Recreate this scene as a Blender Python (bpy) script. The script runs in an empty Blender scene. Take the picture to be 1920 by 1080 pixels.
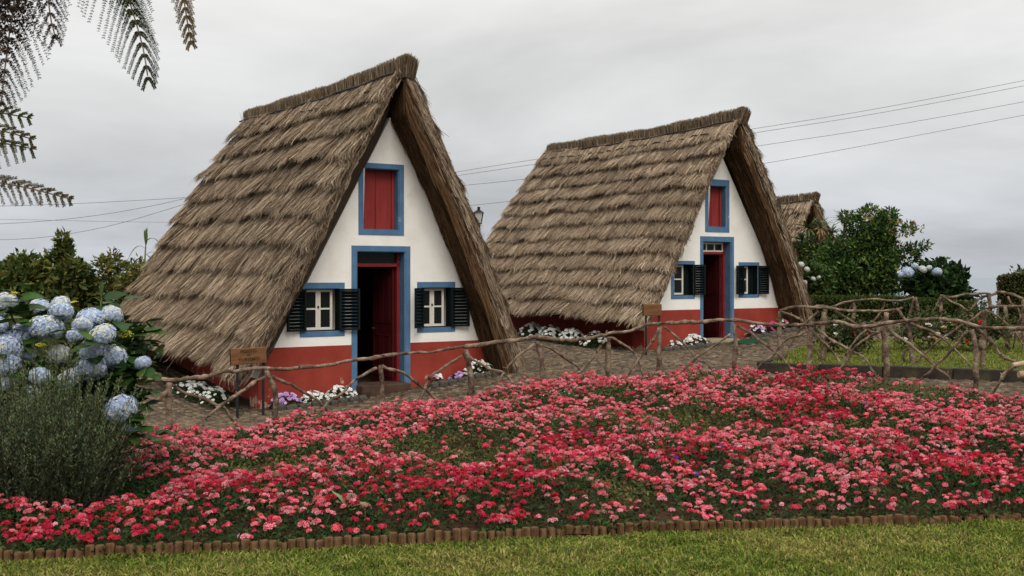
import bpy, bmesh, math, random
import numpy as np
from mathutils import Vector, Matrix

R = math.radians
rng = np.random.default_rng(11)
random.seed(11)
C = bpy.context.scene.collection
sc = bpy.context.scene

# ------------------------------------------------------------------ camera
cam_d = bpy.data.cameras.new('camera')
cam = bpy.data.objects.new('camera', cam_d)
C.objects.link(cam)
cam.location = (0, 0, 1.6)
cam.rotation_euler = (R(90), 0, 0)
cam_d.sensor_width = 36
cam_d.lens = 37.5
cam_d.shift_y = -25 / 1920
cam_d.clip_end = 60000
cam_d.dof.use_dof = True
cam_d.dof.focus_distance = 11.5
cam_d.dof.aperture_fstop = 7.1
sc.camera = cam

# ------------------------------------------------------------------ sky and sun (overcast)
SUN_EL, SUN_AZ = R(47), R(166)      # azimuth measured from +Y towards +X
w = bpy.data.worlds.new('World')
sc.world = w
w.use_nodes = True
nt = w.node_tree
nt.nodes.clear()


def N(t, kind, **kw):
    n = t.nodes.new(kind)
    for k, v in kw.items():
        setattr(n, k, v)
    return n


def math_n(t, op, a, b=None, clamp=False):
    n = t.nodes.new('ShaderNodeMath')
    n.operation = op
    n.use_clamp = clamp
    for i, v in enumerate((a, b)):
        if v is None:
            continue
        if isinstance(v, (int, float)):
            n.inputs[i].default_value = v
        else:
            t.links.new(v, n.inputs[i])
    return n.outputs[0]


out = N(nt, 'ShaderNodeOutputWorld')
bg = N(nt, 'ShaderNodeBackground')
nt.links.new(bg.outputs[0], out.inputs[0])
sky = N(nt, 'ShaderNodeTexSky', sky_type='NISHITA', sun_disc=False)
sky.sun_elevation = SUN_EL
sky.sun_rotation = SUN_AZ
tc = N(nt, 'ShaderNodeTexCoord')
sep = N(nt, 'ShaderNodeSeparateXYZ')
nt.links.new(tc.outputs['Generated'], sep.inputs[0])
zc = math_n(nt, 'MAXIMUM', sep.outputs[2], 0.0)
den = math_n(nt, 'ADD', zc, 0.16)
comb = N(nt, 'ShaderNodeCombineXYZ')
nt.links.new(math_n(nt, 'DIVIDE', sep.outputs[0], den), comb.inputs[0])
nt.links.new(math_n(nt, 'DIVIDE', sep.outputs[1], den), comb.inputs[1])
nz = N(nt, 'ShaderNodeTexNoise')
nz.inputs['Scale'].default_value = 0.62
nz.inputs['Detail'].default_value = 5
nz.inputs['Roughness'].default_value = 0.57
nz.inputs['Distortion'].default_value = 0.35
mpw = N(nt, 'ShaderNodeMapping')
mpw.inputs['Location'].default_value = (3.7, 1.2, 0)
mpw.inputs['Scale'].default_value = (-1, 1, 1)
nt.links.new(comb.outputs[0], mpw.inputs[0])
nt.links.new(mpw.outputs[0], nz.inputs['Vector'])
cl = N(nt, 'ShaderNodeMapRange')
cl.inputs[1].default_value = 0.32
cl.inputs[2].default_value = 0.68
cl.inputs[3].default_value = 0.78
cl.inputs[4].default_value = 1.13
nt.links.new(nz.outputs['Fac'], cl.inputs[0])
# overcast luminance rises from horizon to zenith
ramp = N(nt, 'ShaderNodeValToRGB')
e = ramp.color_ramp.elements
e[0].position, e[0].color = 0.0, (0.51, 0.54, 0.59, 1)
e[1].position, e[1].color = 1.0, (2.05, 2.05, 2.0, 1)
for p, c in ((0.07, (0.60, 0.615, 0.64, 1)), (0.14, (0.70, 0.705, 0.705, 1)), (0.25, (0.84, 0.84, 0.82, 1)), (0.55, (1.45, 1.45, 1.40, 1))):
    x = e.new(p)
    x.color = c
nt.links.new(zc, ramp.inputs[0])
mul = N(nt, 'ShaderNodeMix', data_type='RGBA', blend_type='MULTIPLY')
mul.inputs[0].default_value = 1
nt.links.new(ramp.outputs[0], mul.inputs[6])
nt.links.new(cl.outputs[0], mul.inputs[7])
skm = N(nt, 'ShaderNodeMix', data_type='RGBA', blend_type='MULTIPLY')
skm.inputs[0].default_value = 1
skm.inputs[7].default_value = (0.08, 0.08, 0.08, 1)
nt.links.new(sky.outputs[0], skm.inputs[6])
mx = N(nt, 'ShaderNodeMix', data_type='RGBA')
mx.inputs[0].default_value = 0.96
nt.links.new(skm.outputs[2], mx.inputs[6])
nt.links.new(mul.outputs[2], mx.inputs[7])
nt.links.new(mx.outputs[2], bg.inputs[0])
bg.inputs[1].default_value = 1.0

sun_d = bpy.data.lights.new('sun', 'SUN')
sun_d.energy = 1.5
sun_d.angle = R(28)
sun_d.color = (1.0, 0.96, 0.9)
sun = bpy.data.objects.new('sun', sun_d)
C.objects.link(sun)
sdir = Vector((math.sin(SUN_AZ) * math.cos(SUN_EL), math.cos(SUN_AZ) * math.cos(SUN_EL), math.sin(SUN_EL)))
sun.rotation_euler = sdir.to_track_quat('Z', 'Y').to_euler()
sun.location = (0, 0, 30)
sc.view_settings.view_transform = 'Standard'
sc.view_settings.look = 'None'
sc.view_settings.gamma = 1
sc.view_settings.use_curve_mapping = False
sc.view_settings.exposure = 0.07

# ------------------------------------------------------------------ helpers


def tag(o, label=None, cat=None, group=None, kind=None):
    if label:
        o['label'] = label
    if cat:
        o['category'] = cat
    if group:
        o['group'] = group
    if kind:
        o['kind'] = kind
    return o


def empty(name, loc=(0, 0, 0), rz=0.0, parent=None):
    o = bpy.data.objects.new(name, None)
    o.empty_display_size = 0.1
    C.objects.link(o)
    o.location = loc
    o.rotation_euler = (0, 0, rz)
    o.parent = parent
    return o


def link(name, me, parent=None, loc=None, rot=None):
    o = bpy.data.objects.new(name, me)
    C.objects.link(o)
    o.parent = parent
    if loc is not None:
        o.location = loc
    if rot is not None:
        o.rotation_euler = rot
    return o


def mesh_np(name, V, faces, mat=None, col=None, smooth=False):
    """V (n,3); faces: list of (m,k) index arrays; col (n,3) optional colour per vertex"""
    me = bpy.data.meshes.new(name)
    V = np.asarray(V, dtype=np.float32)
    if not isinstance(faces, list):
        faces = [faces]
    faces = [np.asarray(f, dtype=np.int32) for f in faces if len(f)]
    me.vertices.add(len(V))
    me.vertices.foreach_set('co', V.ravel())
    idx = np.concatenate([f.ravel() for f in faces])
    tot = np.concatenate([np.full(len(f), f.shape[1], dtype=np.int32) for f in faces])
    st = np.concatenate([[0], np.cumsum(tot)[:-1]]).astype(np.int32)
    me.loops.add(len(idx))
    me.loops.foreach_set('vertex_index', idx)
    me.polygons.add(len(tot))
    me.polygons.foreach_set('loop_start', st)
    me.polygons.foreach_set('loop_total', tot)
    if smooth:
        me.polygons.foreach_set('use_smooth', np.ones(len(tot), dtype=bool))
    if col is not None:
        a = me.color_attributes.new('Col', 'FLOAT_COLOR', 'POINT')
        c4 = np.ones((len(V), 4), dtype=np.float32)
        c4[:, :3] = col
        a.data.foreach_set('color', c4.ravel())
    me.update(calc_edges=True)
    if mat:
        me.materials.append(mat)
    return me


def nrm(a):
    return a / np.maximum(np.linalg.norm(a, axis=-1, keepdims=True), 1e-9)


def strips(P, W, S):
    """ribbons: P (N,K,3) centres, W (N,K) half widths, S (N,3) side vectors"""
    n, k, _ = P.shape
    V = np.empty((n, k, 2, 3), dtype=np.float32)
    off = W[:, :, None] * S[:, None, :]
    V[:, :, 0] = P - off
    V[:, :, 1] = P + off
    base = (np.arange(n) * k * 2)[:, None]
    j = (np.arange(k - 1) * 2)[None, :]
    a = base + j
    F = np.stack([a, a + 1, a + 3, a + 2], axis=-1).reshape(-1, 4)
    return V.reshape(-1, 3), F


def leaf_cards(P, Dr, Nn, L, Wd, fold=0.25):
    """folded diamond leaves, 2 triangles each"""
    Dr = nrm(Dr)
    S = nrm(np.cross(Dr, Nn))
    U = nrm(np.cross(S, Dr))
    L = np.asarray(L)[:, None]
    Wd = np.asarray(Wd)[:, None]
    mid = P + Dr * L * 0.45
    V = np.stack([P, mid + S * Wd * .5 + U * Wd * fold, P + Dr * L, mid - S * Wd * .5 + U * Wd * fold], axis=1)
    b = np.arange(len(P))[:, None] * 4
    F = np.concatenate([b + np.array([[0, 1, 2]]), b + np.array([[0, 2, 3]])])
    return V.reshape(-1, 3), F


class MB:
    """collects boxes, tubes and prisms into one mesh"""

    def __init__(self):
        self.v, self.f = [], []

    def box(self, x0, x1, y0, y1, z0, z1):
        b = len(self.v)
        self.v += [(x, y, z) for x in (x0, x1) for y in (y0, y1) for z in (z0, z1)]
        self.f += [tuple(b + i for i in q) for q in ((0, 1, 3, 2), (4, 6, 7, 5), (0, 4, 5, 1), (2, 3, 7, 6), (0, 2, 6, 4), (1, 5, 7, 3))]
        return self

    def prism(self, poly, y0, y1):
        """polygon in xz extruded along y"""
        b, n = len(self.v), len(poly)
        self.v += [(x, y0, z) for x, z in poly] + [(x, y1, z) for x, z in poly]
        self.f.append(tuple(b + i for i in range(n)))
        self.f.append(tuple(b + n + i for i in reversed(range(n))))
        for i in range(n):
            j = (i + 1) % n
            self.f.append((b + i, b + n + i, b + n + j, b + j))
        return self

    def tube(self, pts, rad, seg=7, cap=True):
        P = [Vector(p) for p in pts]
        n = len(P)
        rad = [rad] * n if isinstance(rad, (int, float)) else list(rad)
        b0 = len(self.v)
        ref = Vector((0.13, 0.31, 0.94))
        for i in range(n):
            d = (P[min(i + 1, n - 1)] - P[max(i - 1, 0)]).normalized()
            r = ref if abs(d.dot(ref)) < .9 else Vector((1, .1, 0))
            a = d.cross(r).normalized()
            c = d.cross(a)
            for k in range(seg):
                t = 2 * math.pi * k / seg
                self.v.append(tuple(P[i] + (a * math.cos(t) + c * math.sin(t)) * rad[i]))
        for i in range(n - 1):
            for k in range(seg):
                k2 = (k + 1) % seg
                self.f.append((b0 + i * seg + k, b0 + i * seg + k2, b0 + (i + 1) * seg + k2, b0 + (i + 1) * seg + k))
        if cap:
            self.f.append(tuple(b0 + k for k in reversed(range(seg))))
            self.f.append(tuple(b0 + (n - 1) * seg + k for k in range(seg)))
        return self

    def mesh(self, name, mat, bevel=0, smooth=False):
        me = bpy.data.meshes.new(name)
        me.from_pydata(self.v, [], self.f)
        bm = bmesh.new()
        bm.from_mesh(me)
        bmesh.ops.recalc_face_normals(bm, faces=bm.faces)
        if bevel:
            bmesh.ops.bevel(bm, geom=bm.edges[:], offset=bevel, segments=1, affect='EDGES', clamp_overlap=True)
        bm.to_mesh(me)
        bm.free()
        if smooth:
            me.polygons.foreach_set('use_smooth', [True] * len(me.polygons))
        me.materials.append(mat)
        return me

    def obj(self, name, mat, parent=None, loc=None, rot=None, bevel=0, smooth=False):
        return link(name, self.mesh(name, mat, bevel, smooth), parent, loc, rot)


def wob(x, y, s=0.0):
    return (np.sin(1.7 * x + 2.3 * y + s) + np.sin(2.9 * x - 1.3 * y + 1.7 + s * 2) + np.sin(-1.1 * x + 3.7 * y + .6 + s * 3) + np.sin(4.3 * x + 2.1 * y + 4.1 + s)) * .25


# ------------------------------------------------------------------ materials


def new_mat(name):
    m = bpy.data.materials.new(name)
    m.use_nodes = True
    t = m.node_tree
    return m, t, t.nodes['Principled BSDF']


def mat_noise(name, stops, scale=8, detail=5, rough=.8, bump=0.0, bump_scale=None, spec=.12, stretch=None, metallic=0):
    """colour from a noise ramp in object space"""
    m, t, p = new_mat(name)
    tcn = N(t, 'ShaderNodeTexCoord')
    mp = N(t, 'ShaderNodeMapping')
    t.links.new(tcn.outputs['Object'], mp.inputs[0])
    if stretch:
        mp.inputs['Scale'].default_value = stretch
    n1 = N(t, 'ShaderNodeTexNoise')
    n1.inputs['Scale'].default_value = scale
    n1.inputs['Detail'].default_value = detail
    n1.inputs['Roughness'].default_value = .6
    t.links.new(mp.outputs[0], n1.inputs['Vector'])
    r = N(t, 'ShaderNodeValToRGB')
    es = r.color_ramp.elements
    es[0].position, es[0].color = stops[0][0], (*stops[0][1], 1)
    es[1].position, es[1].color = stops[-1][0], (*stops[-1][1], 1)
    for pz, c in stops[1:-1]:
        es.new(pz).color = (*c, 1)
    t.links.new(n1.outputs['Fac'], r.inputs[0])
    t.links.new(r.outputs[0], p.inputs['Base Color'])
    p.inputs['Roughness'].default_value = rough
    p.inputs['Specular IOR Level'].default_value = spec
    p.inputs['Metallic'].default_value = metallic
    if bump:
        n2 = N(t, 'ShaderNodeTexNoise')
        n2.inputs['Scale'].default_value = bump_scale or scale * 4
        n2.inputs['Detail'].default_value = 4
        t.links.new(mp.outputs[0], n2.inputs['Vector'])
        bp = N(t, 'ShaderNodeBump')
        bp.inputs['Strength'].default_value = bump
        bp.inputs['Distance'].default_value = .02
        t.links.new(n2.outputs['Fac'], bp.inputs['Height'])
        t.links.new(bp.outputs[0], p.inputs['Normal'])
    return m


def mat_attr(name, rough=.7, trans=0.0, spec=.3, mottling=0.0, mscale=20):
    """colour from the pieces' own colour attribute (one tone per straw, leaf or petal)"""
    m, t, p = new_mat(name)
    a = N(t, 'ShaderNodeAttribute', attribute_name='Col')
    src = a.outputs['Color']
    if mottling:
        n1 = N(t, 'ShaderNodeTexNoise')
        n1.inputs['Scale'].default_value = mscale
        n1.inputs['Detail'].default_value = 3
        tcn = N(t, 'ShaderNodeTexCoord')
        t.links.new(tcn.outputs['Object'], n1.inputs['Vector'])
        mr = N(t, 'ShaderNodeMapRange')
        mr.inputs[1].default_value, mr.inputs[2].default_value = .3, .7
        mr.inputs[3].default_value, mr.inputs[4].default_value = 1 - mottling, 1 + mottling
        t.links.new(n1.outputs['Fac'], mr.inputs[0])
        mm = N(t, 'ShaderNodeMix', data_type='RGBA', blend_type='MULTIPLY')
        mm.inputs[0].default_value = 1
        t.links.new(src, mm.inputs[6])
        t.links.new(mr.outputs[0], mm.inputs[7])
        src = mm.outputs[2]
    t.links.new(src, p.inputs['Base Color'])
    p.inputs['Roughness'].default_value = rough
    p.inputs['Specular IOR Level'].default_value = spec
    if trans:
        tr = N(t, 'ShaderNodeBsdfTranslucent')
        t.links.new(src, tr.inputs['Color'])
        ms = N(t, 'ShaderNodeMixShader')
        ms.inputs[0].default_value = trans
        o = t.nodes['Material Output']
        t.links.new(p.outputs[0], ms.inputs[1])
        t.links.new(tr.outputs[0], ms.inputs[2])
        t.links.new(ms.outputs[0], o.inputs['Surface'])
    return m


M = {}
M['straw'] = mat_attr('straw', rough=.85, spec=.06)
M['leaf'] = mat_attr('leaf', rough=.6, trans=.16, spec=.12)
M['frond'] = mat_attr('frond', rough=.8, spec=.05)
M['petal'] = mat_attr('petal', rough=.75, trans=.15, spec=.05)
M['grass'] = mat_attr('grass', rough=.7, trans=.2, spec=.08)
M['thatch_core'] = mat_noise('thatch_core', [(.3, (.045, .03, .018)), (.7, (.10, .07, .042))], scale=6, rough=.95, bump=.6, stretch=(30, 30, 3))
M['plaster'] = mat_noise('plaster', [(.22, (.66, .60, .51)), (.34, (.79, .745, .67)), (.5, (.85, .81, .75)), (.8, (.88, .845, .79))], scale=3.2, detail=8, rough=.85, bump=.25, bump_scale=45)
M['red_paint'] = None
M['blue_paint'] = mat_noise('blue_paint', [(.2, (.058, .125, .225)), (.55, (.085, .172, .285)), (.70, (.105, .20, .315)), (.735, (.45, .50, .55))], scale=5, detail=8, rough=.7, bump=.15, bump_scale=60)
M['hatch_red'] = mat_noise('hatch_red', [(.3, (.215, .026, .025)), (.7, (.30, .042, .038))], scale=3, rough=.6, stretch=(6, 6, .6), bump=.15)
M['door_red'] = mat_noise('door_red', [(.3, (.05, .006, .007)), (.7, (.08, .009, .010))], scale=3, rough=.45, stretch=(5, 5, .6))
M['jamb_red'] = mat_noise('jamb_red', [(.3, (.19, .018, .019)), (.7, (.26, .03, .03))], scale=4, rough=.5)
M['shutter_green'] = mat_noise('shutter_green', [(.3, (.0025, .006, .006)), (.7, (.005, .010, .010))], scale=5, rough=.6, spec=.15)
M['white_paint'] = mat_noise('white_paint', [(.3, (.66, .61, .52)), (.7, (.76, .71, .62))], scale=8, rough=.6)
M['dark_floor'] = mat_noise('dark_floor', [(.3, (.04, .03, .025)), (.7, (.07, .055, .045))], scale=5, rough=.8)
M['metal_dark'] = mat_noise('metal_dark', [(.3, (.012, .013, .014)), (.7, (.025, .026, .027))], scale=10, rough=.5)
M['brass'] = mat_noise('brass', [(.3, (.35, .3, .2)), (.7, (.5, .44, .3))], scale=10, rough=.35, metallic=.9)
M['bark_branch'] = mat_noise('bark_branch', [(.32, (.042, .026, .018)), (.48, (.135, .090, .062)), (.64, (.29, .215, .152))], scale=9, detail=9, rough=.85, bump=1.0, bump_scale=45)
M['bark_dark'] = mat_noise('bark_dark', [(.3, (.06, .042, .03)), (.7, (.16, .11, .08))], scale=9, rough=.9, bump=.8)
M['stake_wood'] = mat_noise('stake_wood', [(.25, (.045, .024, .012)), (.5, (.115, .060, .027)), (.75, (.22, .135, .07))], scale=9, detail=6, rough=.85, bump=.6, stretch=(3, 3, .7))
M['sign_wood'] = mat_noise('sign_wood', [(.25, (.085, .036, .015)), (.5, (.155, .070, .030)), (.8, (.22, .11, .052))], scale=5, detail=7, rough=.7, bump=.3, stretch=(.7, 4, 5))
M['sign_edge'] = mat_noise('sign_edge', [(.3, (.03, .018, .01)), (.7, (.06, .035, .02))], scale=8, rough=.8)
M['pole_wood'] = mat_noise('pole_wood', [(.3, (.022, .02, .02)), (.7, (.06, .055, .052))], scale=14, rough=.85, bump=.5)
M['cut_wood'] = mat_noise('cut_wood', [(.3, (.26, .18, .11)), (.7, (.45, .34, .23))], scale=10, rough=.8, bump=.3)
M['soil'] = mat_noise('soil', [(.3, (.035, .018, .011)), (.7, (.10, .048, .027))], scale=14, detail=8, rough=.95, bump=.9, bump_scale=50)
M['path_bed'] = mat_noise('path_bed', [(.3, (.042, .030, .020)), (.55, (.075, .054, .034)), (.8, (.06, .06, .026))], scale=6, detail=8, rough=.95, bump=.7, bump_scale=60)
M['cobble'] = mat_attr('cobble', rough=.9, spec=.2, mottling=.3, mscale=25)
M['kerb_stone'] = mat_noise('kerb_stone', [(.3, (.055, .048, .04)), (.55, (.12, .105, .085)), (.8, (.22, .19, .15))], scale=9, detail=7, rough=.92, bump=.8, bump_scale=40)
M['kerb_concrete'] = mat_noise('kerb_concrete', [(.3, (.016, .013, .010)), (.55, (.038, .030, .023)), (.75, (.065, .062, .03))], scale=4, detail=7, rough=.93, bump=.6)
M['threshold'] = mat_noise('threshold', [(.3, (.27, .21, .13)), (.7, (.38, .31, .21))], scale=6, rough=.9, bump=.3)
M['step_dark'] = mat_noise('step_dark', [(.3, (.045, .026, .018)), (.7, (.10, .06, .042))], scale=6, rough=.8, bump=.4)
M['ground'] = mat_noise('ground', [(.3, (.035, .05, .015)), (.55, (.07, .085, .025)), (.75, (.10, .085, .05))], scale=1.2, detail=9, rough=.95, bump=.6, bump_scale=20)
M['lawn_base'] = mat_noise('lawn_base', [(.3, (.04, .05, .012)), (.6, (.075, .082, .022)), (.8, (.10, .085, .035))], scale=5, detail=8, rough=.95, bump=.5, bump_scale=60)
M['mat_green'] = mat_noise('mat_green', [(.3, (.008, .045, .02)), (.7, (.015, .08, .035))], scale=60, rough=.95, bump=.5)
M['curtain'] = mat_noise('curtain', [(.3, (.45, .43, .38)), (.7, (.6, .57, .5))], scale=4, rough=.9, stretch=(8, 8, .3))
M['wire'] = mat_noise('wire', [(.3, (.10, .105, .115)), (.7, (.14, .145, .155))], scale=1, rough=.7)

# red limewash: flaking near the ground where the paint has come off in patches
m, t, p = new_mat('red_paint')
tcn = N(t, 'ShaderNodeTexCoord')
n1 = N(t, 'ShaderNodeTexNoise'); n1.inputs['Scale'].default_value = 3; n1.inputs['Detail'].default_value = 6
n2 = N(t, 'ShaderNodeTexNoise'); n2.inputs['Scale'].default_value = 4.2; n2.inputs['Detail'].default_value = 7; n2.inputs['Roughness'].default_value = .65
for n_ in (n1, n2):
    t.links.new(tcn.outputs['Object'], n_.inputs['Vector'])
r1 = N(t, 'ShaderNodeValToRGB')
r1.color_ramp.elements[0].position, r1.color_ramp.elements[0].color = .3, (.225, .028, .017, 1)
r1.color_ramp.elements[1].position, r1.color_ramp.elements[1].color = .7, (.32, .046, .028, 1)
t.links.new(n1.outputs['Fac'], r1.inputs[0])
sp = N(t, 'ShaderNodeSeparateXYZ'); t.links.new(tcn.outputs['Object'], sp.inputs[0])
hgt = N(t, 'ShaderNodeMapRange')
hgt.inputs[1].default_value, hgt.inputs[2].default_value = -.1, .5
hgt.inputs[3].default_value, hgt.inputs[4].default_value = .10, -.12
t.links.new(sp.outputs[2], hgt.inputs[0])
fl = math_n(t, 'ADD', n2.outputs['Fac'], hgt.outputs[0])
st_ = N(t, 'ShaderNodeMapRange')
st_.inputs[1].default_value, st_.inputs[2].default_value = .655, .675
t.links.new(fl, st_.inputs[0])
mm = N(t, 'ShaderNodeMix', data_type='RGBA')
t.links.new(st_.outputs[0], mm.inputs[0])
t.links.new(r1.outputs[0], mm.inputs[6])
mm.inputs[7].default_value = (.46, .25, .20, 1)
t.links.new(mm.outputs[2], p.inputs['Base Color'])
p.inputs['Roughness'].default_value = .8
p.inputs['Specular IOR Level'].default_value = .25
M['red_paint'] = m

# window glass
m, t, p = new_mat('glass')
p.inputs['Base Color'].default_value = (.012, .014, .014, 1)
p.inputs['Roughness'].default_value = .1
p.inputs['Specular IOR Level'].default_value = .12
M['glass'] = m
m, t, p = new_mat('lamp_glass')
tl = N(t, 'ShaderNodeBsdfTranslucent'); tl.inputs[0].default_value = (.9, .9, .86, 1)
ms = N(t, 'ShaderNodeMixShader'); ms.inputs[0].default_value = .6
p.inputs['Base Color'].default_value = (.8, .8, .76, 1); p.inputs['Roughness'].default_value = .2
t.links.new(p.outputs[0], ms.inputs[1]); t.links.new(tl.outputs[0], ms.inputs[2])
t.links.new(ms.outputs[0], t.nodes['Material Output'].inputs[0])
M['lamp_glass'] = m
# sea
m, t, p = new_mat('sea')
p.inputs['Base Color'].default_value = (.08, .12, .16, 1)
p.inputs['Roughness'].default_value = .25
M['sea'] = m

# ------------------------------------------------------------------ terrain (thin plate spline through surveyed heights)
TP = np.array([
    (-6, -3, 0), (6, -3, 0), (-3, 4, 0), (3, 4, 0), (-3, 6, 0), (0, 6.4, 0), (3.3, 7, 0), (7, 7, .05), (-8, 5, -.05),
    (0, 9, .03), (-2, 8.5, -.02), (3, 9.5, .10), (-5, 8.5, -.08), (-3.5, 11, -.13), (-2.6, 11.6, -.12), (-1.5, 12.3, -.08), (-.5, 13, -.01),
    (.4, 13.5, .05), (1.3, 14, .09), (2, 14.2, .13), (2.9, 14, .16), (3.8, 13.5, .19), (4.5, 12.8, .21), (5.2, 12, .22),
    (-3.6, 15.03, -.30), (-1.97, 15.9, -.20), (-.08, 17.23, .06), (-6, 20, -.02), (-4.2, 22, .05), (-8, 14, -.35), (-10, 22, 0),
    (2.55, 20.5, .13), (4.2, 21.4, .22), (6.1, 22.8, .48), (1, 27, .4), (-1, 21, .12), (3.5, 14.9, .24), (6.4, 13.5, .25), (6, 18, .32), (8.5, 18, .40),
    (10, 14, .3), (8, 24, .56), (12, 25, .55), (0, 32, .2), (10, 33, -.5), (20, 30, -.6), (-14, 30, .2), (0, 45, -3), (25, 45, -6), (-25, 45, -2),
    (0, 90, -18), (60, 80, -22), (-60, 80, -14), (-40, 0, -.5), (40, 0, .2), (0, -40, 0), (40, 30, -3), (-40, 30, -1)], dtype=float)


def tps_k(r2):
    return np.where(r2 > 1e-12, r2 * np.log(np.maximum(r2, 1e-12)), 0)


_n = len(TP)
_A = np.zeros((_n + 3, _n + 3))
_d2 = ((TP[:, None, :2] - TP[None, :, :2]) ** 2).sum(-1)
_A[:_n, :_n] = tps_k(_d2) + np.eye(_n) * .3
_A[:_n, _n] = 1
_A[:_n, _n + 1:] = TP[:, :2]
_A[_n, :_n] = 1
_A[_n + 1:, :_n] = TP[:, :2].T
_sol = np.linalg.solve(_A, np.concatenate([TP[:, 2], np.zeros(3)]))


def G(x, y):
    x = np.asarray(x, dtype=float)
    y = np.asarray(y, dtype=float)
    sh = np.broadcast(x, y).shape
    q = np.stack(np.broadcast_arrays(x, y), -1).reshape(-1, 2)
    o = np.empty(len(q))
    for i in range(0, len(q), 20000):
        b = q[i:i + 20000]
        d2 = ((b[:, None] - TP[None, :, :2]) ** 2).sum(-1)
        o[i:i + 20000] = tps_k(d2) @ _sol[:_n] + _sol[_n] + b @ _sol[_n + 1:]
    return o.reshape(sh)


def g1(x, y):
    return float(G(x, y))


def sheet(name, xs, ys, mat, dz, keep=None, col=None):
    X, Y = np.meshgrid(xs, ys)
    Z = G(X, Y) + dz
    V = np.stack([X, Y, Z], -1).reshape(-1, 3)
    nx, ny = len(xs), len(ys)
    i, j = np.meshgrid(np.arange(nx - 1), np.arange(ny - 1))
    a = (j * nx + i).ravel()
    F = np.stack([a, a + 1, a + nx + 1, a + nx], -1)
    if keep is not None:
        c = V[F].mean(1)
        F = F[keep(c[:, 0], c[:, 1])]
    me = mesh_np(name, V, F, mat, smooth=True)
    return link(name, me)


def grade(lo, hi, fine_lo, fine_hi, step):
    a = list(np.arange(fine_lo, fine_hi + 1e-6, step))
    k, x = step, fine_hi
    while x < hi:
        k *= 1.35
        x += k
        a.append(min(x, hi))
    k, x = step, fine_lo
    while x > lo:
        k *= 1.35
        x -= k
        a.insert(0, max(x, lo))
    return np.array(a)


gx = grade(-90, 90, -9, 13, .4)
gy = grade(-40, 110, -2, 30, .4)
tag(sheet('ground', gx, gy, M['ground'], -.06), kind='structure')
sea = MB().box(-30000, 30000, 60, 45000, -121, -120).obj('sea', M['sea'])
tag(sea, kind='structure')

# edge of the flower bed (log stakes) and the line of the front fence
STK = np.array([(-5.2, 5.5), (-2.85, 5.93), (-.9, 6.28), (0, 6.46), (1.8, 6.74), (3.26, 6.95), (5.6, 7.25)])
FEN = np.array([(-5.5, 10.0), (-3.95, 10.8), (-3.53, 11.0), (-2.6, 11.6), (-1.5, 12.3), (-.5, 13.0), (.4, 13.5), (1.26, 14.0), (1.97, 14.2), (2.9, 14.0), (3.76, 13.5), (4.5, 12.8), (5.2, 12.0), (5.75, 11.5), (7, 10.6)])


def y_stk(x):
    return np.interp(x, STK[:, 0], STK[:, 1])


def y_fen(x):
    return np.interp(x, FEN[:, 0], FEN[:, 1])


def y_bed(x):          # back edge of the planting
    return y_fen(x) - np.interp(x, [-4, -2.5, -1, .5, 2, 3, 4, 5, 6], [1.0, .95, .75, .55, .55, .8, 1.1, 1.3, 1.5])


# the plot of lawn with a kerb on the right
KERB = [(3.50, 14.75), (6.45, 13.35), (9.5, 12.0)]


def y_kerb(x):
    return np.interp(x, [3.5, 6.45, 9.5], [14.75, 13.35, 12.0])


def in_plot(x, y):
    return (x > 3.5 + np.maximum(y - 14.75, 0) * .42) & (y > y_kerb(x)) & (y < 18.9 - (x - 5.5) * .25)


tag(sheet('path', np.arange(-8, 13, .25), np.arange(9.6, 28, .25), M['path_bed'], 0.0, lambda x, y: (y > y_bed(x) - .3)), kind='structure')
tag(sheet('lawn', np.arange(-7, 8.01, .2), np.arange(-1.5, 7.6, .1), M['lawn_base'], -.005, lambda x, y: y < y_stk(x) + .05), kind='structure')
tag(sheet('lawn_plot', np.arange(3.5, 10, .1), np.arange(11.6, 19.2, .1), M['lawn_base'], .11, in_plot), kind='structure')

# ------------------------------------------------------------------ houses
TH = R(32)
SC = .15            # the gable's axis sits a little right of the door


def wavy(t, seed):
    return (np.sin(t * 1.3 + seed) * .5 + np.sin(t * 3.1 + seed * 2.3) * .3 + np.sin(t * 7.3 + seed * 1.1) * .2)


STRAW_TONES = np.array([(.315, .230, .155), (.205, .140, .090), (.42, .322, .224), (.07, .044, .025), (.29, .222, .160), (.56, .455, .335)])


def straw_cols(n, k, dark=1.0, probs=(.29, .25, .17, .14, .10, .05)):
    c = STRAW_TONES[rng.choice(len(STRAW_TONES), n, p=probs)] * rng.uniform(.75, 1.2, (n, 1)) * dark
    return np.repeat(c, k * 2, axis=0)


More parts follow.
